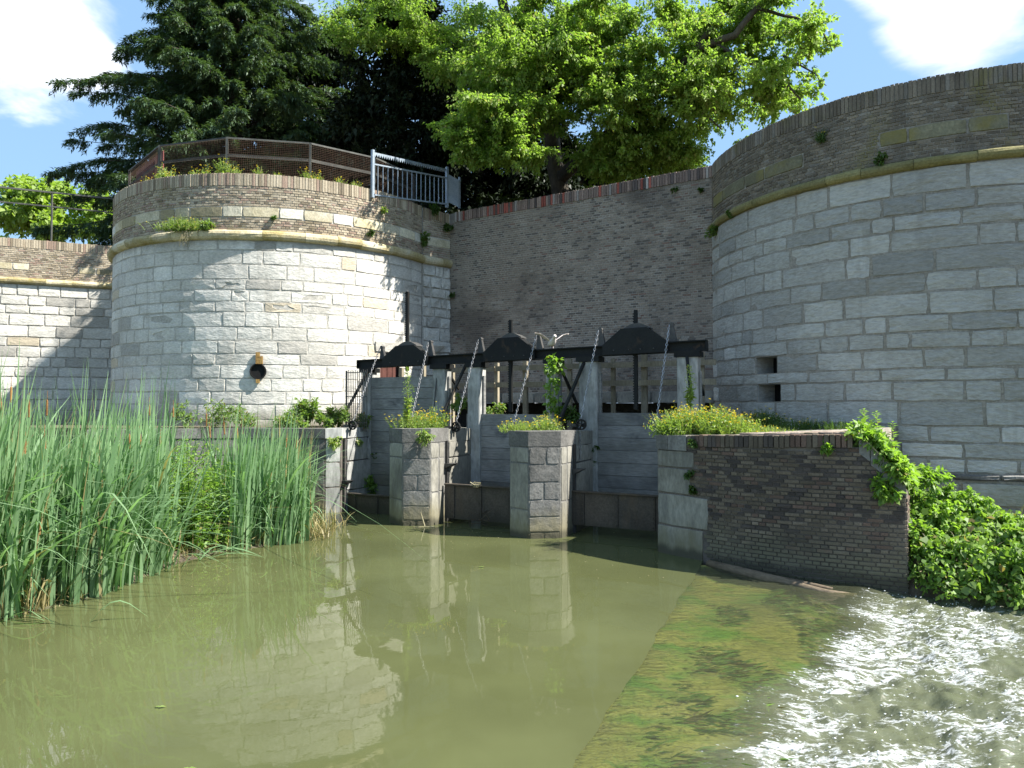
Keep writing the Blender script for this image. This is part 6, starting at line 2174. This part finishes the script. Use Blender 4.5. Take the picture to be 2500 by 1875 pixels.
for (px, py, dp), lab in zip(cat_spots, cat_labels):
    p = at(px, py, dp)
    r_ = root('cattail', (p.x, p.y, -0.1), lab, 'cattail', 'brown cattails among the reeds')
    lx = rnd.uniform(-0.12, 0.2)
    hl = rnd.uniform(0.15, 0.22)
    bot = V3(p.x - lx, p.y + 0.1, -0.1)
    top = V3(p.x, p.y, p.z)
    dv = (top - bot).normalized()
    m = MB()
    m.tube([bot, bot.lerp(top, 0.5) + V3(0.02, 0, 0), top], [0.008, 0.007, 0.005], 5)
    m.build('stalk', M['reed'], r_)
    m = MB()
    m.tube([top - dv * 0.01, top, top + dv * hl * 0.5, top + dv * hl, top + dv * (hl + 0.012)], [0.005, 0.013, 0.014, 0.013, 0.005], 8)
    m.tube([top + dv * hl, top + dv * (hl + 0.14)], [0.005, 0.003], 5)
    m.build('seed_head', M['cattail'], r_)
# fallen reed leaves on the water
for i, (px, py, ang_, lab) in enumerate(((500, 1360, 0.3, 'bundle of bent reed leaves lying on the water in front of the green bush'), (60, 1500, -0.4, 'reed leaf lying on the water at the left frame edge'), (160, 1525, 0.15, 'single reed leaf floating near the left corner of the reeds'))):
    p = at(px, py, 1734 * 2.6 / (py - 985))
    r_ = root('fallen_reeds', (p.x, p.y, 0), lab, 'reed leaves', 'reed leaves fallen on the water')
    lv = Leaves()
    n = 16 if i == 0 else 4
    for k in range(n):
        b = V3(p.x + rnd.uniform(-0.5, 0.3), p.y + rnd.uniform(-0.2, 0.3), 0.0)
        a = ang_ + rnd.gauss(0, 0.5) + (math.pi if rnd.random() < 0.4 else 0)
        L = rnd.uniform(0.5, 1.1)
        t = np.linspace(0, 1, 7)
        cx_ = np.stack([b.x + np.cos(a) * L * t, b.y + np.sin(a) * L * t, 0.008 + rnd.uniform(0.05, 0.35) * np.sin(t * math.pi) * (1 - 0.4 * t)], axis=1)
        sd_ = np.array([-math.sin(a), math.cos(a), 0.3])
        w = (0.024 * np.minimum(1, (1.02 - t) * 2))[:, None]
        v = np.stack([cx_ - sd_ * w / 2, cx_ + sd_ * w / 2], axis=1).reshape(-1, 3)
        bq = np.arange(6) * 2
        lv.put(v, np.stack([bq, bq + 1, bq + 3, bq + 2], axis=1))
    lv.build('leaf_blades', M['reed'], r_)

# green leafy bush within the reeds
nb2 = root('nettle_bush', (-5.65, 12.5, 0), 'bright leafy nettle bush standing between the reeds', 'bush')
lv = Leaves()
mb = MB()
for k in range(60):
    x, y = -5.62 + rnd.gauss(0, 0.27), 12.4 + rnd.gauss(0, 0.42)
    h = rnd.uniform(1.1, 2.0)
    lean = (rnd.gauss(0, 0.12), rnd.gauss(0, 0.1))
    mb.tube([(x, y, -0.1), (x + lean[0] * 0.5, y + lean[1] * 0.5, h * 0.5), (x + lean[0], y + lean[1], h)], [0.008, 0.006, 0.003], 4, cap=False)
    n = 90
    t = rng.uniform(0.1, 1, n)
    P = np.stack([x + lean[0] * t, y + lean[1] * t, h * t], axis=1)
    D = rand_dir(n, -0.1, 0.5)
    L = rng.uniform(0.06, 0.13, n) * (1.15 - 0.5 * t)
    lv.add(P + D * 0.03, D, rand_dir(n, 1.2), L, L * 0.42)
lv.build('foliage', M['bush'], nb2)
mb.build('stems', M['darkweed'], nb2)

# ------------------------------------------------------------------ bush on the right bank and creeper on the sloping stones
rbush = root('bindweed_bush', (6.6, 10.2, 0), 'lush bright green bush spilling down to the rapids at the right', 'bush')
lv = Leaves()
n = 24000
xs = rng.uniform(5.62, 9.3, n)
ys = (9.95 - (xs - 5.6) * 0.62) + rng.uniform(-0.05, 1, n) ** 1.0 * 2.6
zt_ = bush_top(xs, ys)
lump = fbm(xs * 2.2, ys * 2.2 + 7, 3, 31) - 0.45
zs_ = zt_ + lump * 0.85 - np.abs(rng.normal(size=n)) * 0.16
edge = np.clip((ys - (9.95 - (xs - 5.6) * 0.62)) / 0.35, 0, 1)
zs_ = np.where(edge < 1, np.minimum(zs_, zt_ * 0.2 + rng.uniform(0.0, 1, n) * np.maximum(zt_ + 0.2, 0.25)), zs_)
ok = zs_ > -0.02
P = np.stack([xs, ys, zs_], axis=1)[ok]
n = len(P)
D = rand_dir(n) * 0.9 + np.array([0.1, -0.45, -0.45])
N_ = rand_dir(n) * 0.6 + np.array([0.1, -0.45, 0.75])
L = rng.uniform(0.04, 0.105, n)
lv.add(P, D, N_, L, L * rng.uniform(0.55, 0.85, n))
for qx, qy, dp in ((2050, 1070, 11.0), (2000, 1030, 10.9), (2095, 1080, 10.9), (2140, 1125, 10.7), (2190, 1150, 10.4), (1990, 1080, 10.8), (2030, 1110, 10.6), (1985, 1150, 10.4)):
    clump(lv, atq(qx, qy, dp), 0.30, 620, 0.085, 0.6, 0.6, 0.9, twigs=22)
lv.build('foliage', M['bush'], rbush)
k_ = rng.choice(len(P), 1500)
lv = Leaves()
L = rng.uniform(0.08, 0.16, 1500)
lv.add(P[k_] + np.array([0, -0.04, 0.05]), rand_dir(1500) * 0.8 + np.array([0, -0.4, -0.2]), rand_dir(1500) * 0.7 + np.array([0.1, -0.4, 0.7]), L, L * 0.8)
lv.build('older_leaves', M['shrub'], rbush)
lv = Leaves()
k_ = rng.choice(len(P), 160)
lv.blades(P[k_] - np.array([0, 0, 0.1]), rng.normal(size=(160, 2)) * 0.6, rng.uniform(0.2, 0.5, 160), rng.uniform(0.006, 0.012, 160), rng.uniform(0, 0.8, 160), seg=4)
lv.build('runners', M['dry_stem'], rbush)['kind'] = 'stuff'
vr = root('creeper', cvG.at(S_END, WT1, -0.2), 'leafy creeper growing over the sloping stones of the wing wall', 'creeper')
lv = Leaves()
mb = MB()
for k in range(62):
    t = rnd.random()
    u = S_END + (cvG.L - S_END) * t
    p = cvG.at(u, wtop(u) + rnd.uniform(0.03, 0.16), -rnd.uniform(0.0, 0.55))
    clump(lv, p, 0.17, 64, 0.115, 0.5, 0.5, 0.9, twigs=9)
for k in range(26):
    t = rnd.random()
    u = S_END + (cvG.L - S_END) * t
    p = cvG.at(u, wtop(u) - rnd.uniform(0.0, 0.25), -0.62)
    clump(lv, p, 0.25, 80, 0.12, 0.55, 0.5, 0.9, twigs=9)
for qx, qb, qt, dp in ((1893, 945, 890, 10.9), (1928, 985, 912, 10.8), (1866, 935, 885, 10.9), (1975, 1070, 1005, 10.6)):
    a, b = atq(qx, qb, dp), atq(qx, qt, dp)
    for j in range(16):
        t = j / 15
        c = a.lerp(b, t)
        an = j * 2.4
        D = np.array([[math.cos(an), math.sin(an), 0.35], [-math.cos(an), -math.sin(an), 0.3]])
        L = np.array([0.15, 0.13]) * (1.1 - 0.6 * t)
        lv.add(np.array([c, c]), D, np.array([[0, -0.2, 1.0]] * 2), L, L * 0.42)
    mb.tube([a, a.lerp(b, 0.5) + Vector((0.01, 0, 0)), b], [0.007, 0.006, 0.003], 5)
mb.tube([cvG.at(S_END + (cvG.L - S_END) * t, wtop(S_END + (cvG.L - S_END) * t) + 0.015, 0.035) for t in (0, 0.2, 0.4, 0.6, 0.8, 1)], [0.006, 0.010, 0.012, 0.012, 0.010, 0.008], 5)
lv.build('foliage', M['bush'], vr)
mb.build('stems', M['dry_stem'], vr)

# ------------------------------------------------------------------ log, twigs, ball, bird
lgp = [atq(1530, 1215, 11.55), atq(1600, 1232, 11.0), atq(1660, 1248, 10.6), atq(1700, 1252, 10.45), atq(1740, 1262, 10.2), atq(1790, 1272, 10.0), atq(1850, 1276, 9.95)]
lgp = [Vector((p.x, p.y, 0.015 - 0.014 * i)) for i, p in enumerate(lgp)]
lg = root('driftwood_log', lgp[2], 'wet driftwood log at the foot of the brick wing wall', 'log')
m = MB()
m.tube(lgp, [0.06, 0.085, 0.09, 0.085, 0.07, 0.055, 0.03], 10)
m.build('log_stem', M['deadwood'], lg, smooth=True)
m = MB()
m.tube([lgp[3] + Vector((0, 0, 0.04)), lgp[4] + Vector((0.05, 0.06, 0.05)), lgp[5] + Vector((0.12, 0.14, 0.03))], [0.05, 0.04, 0.02], 7)
m.build('side_branch', M['deadwood'], lg, smooth=True)
tw = root('twig_tangle', V3(-0.75, 15.1, 0), 'tangle of dry twigs caught on the middle steel gate', 'twigs')
m = MB()
for k in range(26):
    a = V3(-0.62 + rnd.gauss(0, 0.18), 15.05 + rnd.gauss(0, 0.08), rnd.uniform(0, 0.3))
    b = a + V3(rnd.gauss(0, 0.22), rnd.gauss(-0.04, 0.08), rnd.uniform(-0.1, 0.34))
    m.tube([a, (a + b) / 2 + V3(0, 0, 0.03), b], [0.007, 0.006, 0.003], 4)
m.build('twigs', M['deadwood'], tw)
st = root('leaning_stick', V3(-2.0, 15.0, 0), 'thin bare stick leaning against the left pier at the waterline', 'stick')
m = MB()
a, b = at(1038, 1288, 15.05), at(1027, 1250, 15.12)
m.tube([a, (a + b) / 2, b], [0.016, 0.013, 0.006], 6)
m.tube([at(1062, 1286, 15.0), at(1010, 1287, 14.95)], [0.014, 0.010], 5)
m.build('stick', M['dry_stem'], st)
nest = root('debris_clump', V3(-0.2, 15.05, 0.85), 'small clump of pale dry debris on top of the middle steel gate', 'debris')
m = MB()
for k in range(16):
    a = at(1163 + rnd.uniform(-8, 8), 1185 + rnd.uniform(-6, 3), 15.1)
    m.tube([a, a + V3(rnd.uniform(-0.07, 0.07), 0, rnd.uniform(-0.02, 0.05)), a + V3(rnd.uniform(-0.1, 0.1), rnd.uniform(-0.02, 0.02), rnd.uniform(-0.04, 0.04))], [0.016, 0.014, 0.006], 5)
m.build('debris', M['dry_stem'], nest)
bp_ = at(1806, 1385, 11.05)
m = MB()
cb = V3(bp_.x, bp_.y, 0.03)
N = 10
for i in range(1, 7):
    a = math.pi * i / 7
    for j in range(N):
        t = 2 * math.pi * j / N
        m.v.append(cb + V3(math.sin(a) * math.cos(t), math.sin(a) * math.sin(t), math.cos(a)) * 0.034)
m.v += [cb + V3(0, 0, 0.034), cb - V3(0, 0, 0.034)]
for i in range(5):
    for j in range(N):
        m.f.append((i * N + j, (i + 1) * N + j, (i + 1) * N + (j + 1) % N, i * N + (j + 1) % N))
for j in range(N):
    m.f += [(6 * N, j, (j + 1) % N), (6 * N + 1, 5 * N + (j + 1) % N, 5 * N + j)]
tag(m.build('floating_ball', M['green_ball'], None, True), 'small pale green ball floating at the foot of the wing wall', 'ball')

# pigeon landing on the beam with raised wings: one mesh
bc = bpt(1348, BH / 2 + 0.115, -0.02)
m = MB()
PG = 1.45
fw = Vector((0.25, -0.95, 0)).normalized()
sdv = Vector((-fw.y, fw.x, 0))
spine = [(-0.20, 0.00, 0.012), (-0.13, 0.0, 0.030), (-0.06, 0.005, 0.048), (0.0, 0.015, 0.056), (0.06, 0.035, 0.050), (0.10, 0.065, 0.034), (0.125, 0.095, 0.027), (0.145, 0.108, 0.029), (0.165, 0.106, 0.022), (0.180, 0.100, 0.009), (0.198, 0.094, 0.003)]
N = 10
for x, z, r in spine:
    for j in range(N):
        t = 2 * math.pi * j / N
        rx_ = r * (1.5 if x < -0.15 else 1.0)
        m.v.append(bc + fw * x + ZZ * (z + math.sin(t) * r * (0.5 if x < -0.15 else 1)) + sdv * math.cos(t) * rx_)
k = len(spine)
for i in range(k - 1):
    for j in range(N):
        m.f.append((i * N + j, i * N + (j + 1) % N, (i + 1) * N + (j + 1) % N, (i + 1) * N + j))
m.f += [tuple(range(N))[::-1], tuple((k - 1) * N + j for j in range(N))]
for s in (-1, 1):
    prof = [(0.03, 0.03, 0.06, -0.05), (0.10, 0.075, 0.065, -0.075), (0.17, 0.125, 0.06, -0.085), (0.235, 0.145, 0.045, -0.075), (0.275, 0.15, 0.02, -0.05)]
    o = len(m.v)
    for dx, dz, f0, f1 in prof:
        for ff, th in ((f0, 0.008), ((f0 + f1) / 2, 0.012), (f1, 0.003), ((f0 + f1) / 2, -0.010)):
            m.v.append(bc + sdv * s * dx + ZZ * (dz + th + 0.01) + fw * ff)
    for i in range(len(prof) - 1):
        for j in range(4):
            q = (o + i * 4 + j, o + i * 4 + (j + 1) % 4, o + (i + 1) * 4 + (j + 1) % 4, o + (i + 1) * 4 + j)
            m.f.append(q if s > 0 else q[::-1])
    e = o + (len(prof) - 1) * 4
    m.f.append((e, e + 1, e + 2, e + 3))
    m.tube([bc + sdv * s * 0.022 + ZZ * -0.03, bc + sdv * s * 0.022 - ZZ * 0.078, bc + sdv * s * 0.022 + fw * 0.03 - ZZ * 0.082], [0.008, 0.005, 0.004], 5)
m.v = [bc + (v - bc) * PG for v in m.v]
tag(m.build('pigeon', M['pale_feather'], None, True), 'pale pigeon with raised wings perched on the black beam', 'bird')

# ------------------------------------------------------------------ floating leaves on the pool
for i, (px, py, lab) in enumerate(((455, 1868, 'yellow green leaf floating at the bottom of the picture'), (385, 1720, 'tiny green leaf floating on the open pool'), (1172, 1383, 'pale leaf just under the surface left of the shaded water'))):
    dp = 1734 * 2.6 / (py - 985)
    p = at(px, py, dp)
    lv = Leaves()
    lv.add(np.array([[p.x, p.y, 0.012], [p.x + 0.02, p.y, 0.012]]), np.array([[1, 0.2, 0.02], [-1, 0.3, 0.02]]), np.array([[0, 0, 1.0]] * 2), np.array([0.07, 0.05]), np.array([0.04, 0.03]), 0.1)
    tag(lv.build('floating_leaf', M['weed']), lab, 'leaf', 'leaves floating on the pool')

# tiny specks drifting on the pool near gates, reeds and wing wall
n = 260
lv = Leaves()
cx_ = rng.choice(3, n, p=[0.4, 0.35, 0.25])
bx_ = np.array([[-1.0, 14.2], [-4.3, 11.8], [2.2, 11.6]])[cx_]
P = np.concatenate([bx_ + rng.normal(size=(n, 2)) * np.array([0.9, 0.8]), np.full((n, 1), 0.006)], axis=1)
ok = (P[:, 0] > -4.6) & (P[:, 0] < 2.4) & (P[:, 1] < 15.0)
P = P[ok]
n = len(P)
a = rng.uniform(0, 2 * np.pi, n)
L = rng.uniform(0.012, 0.035, n)
lv.add(P, np.stack([np.cos(a), np.sin(a), 0 * a], axis=1), np.tile([0, 0, 1.0], (n, 1)), L, L * 0.6, 0.05)
tag(lv.build('floating_specks', M['dry_stem']), 'tiny dry specks drifting on the pool', 'floating debris', kind='stuff')
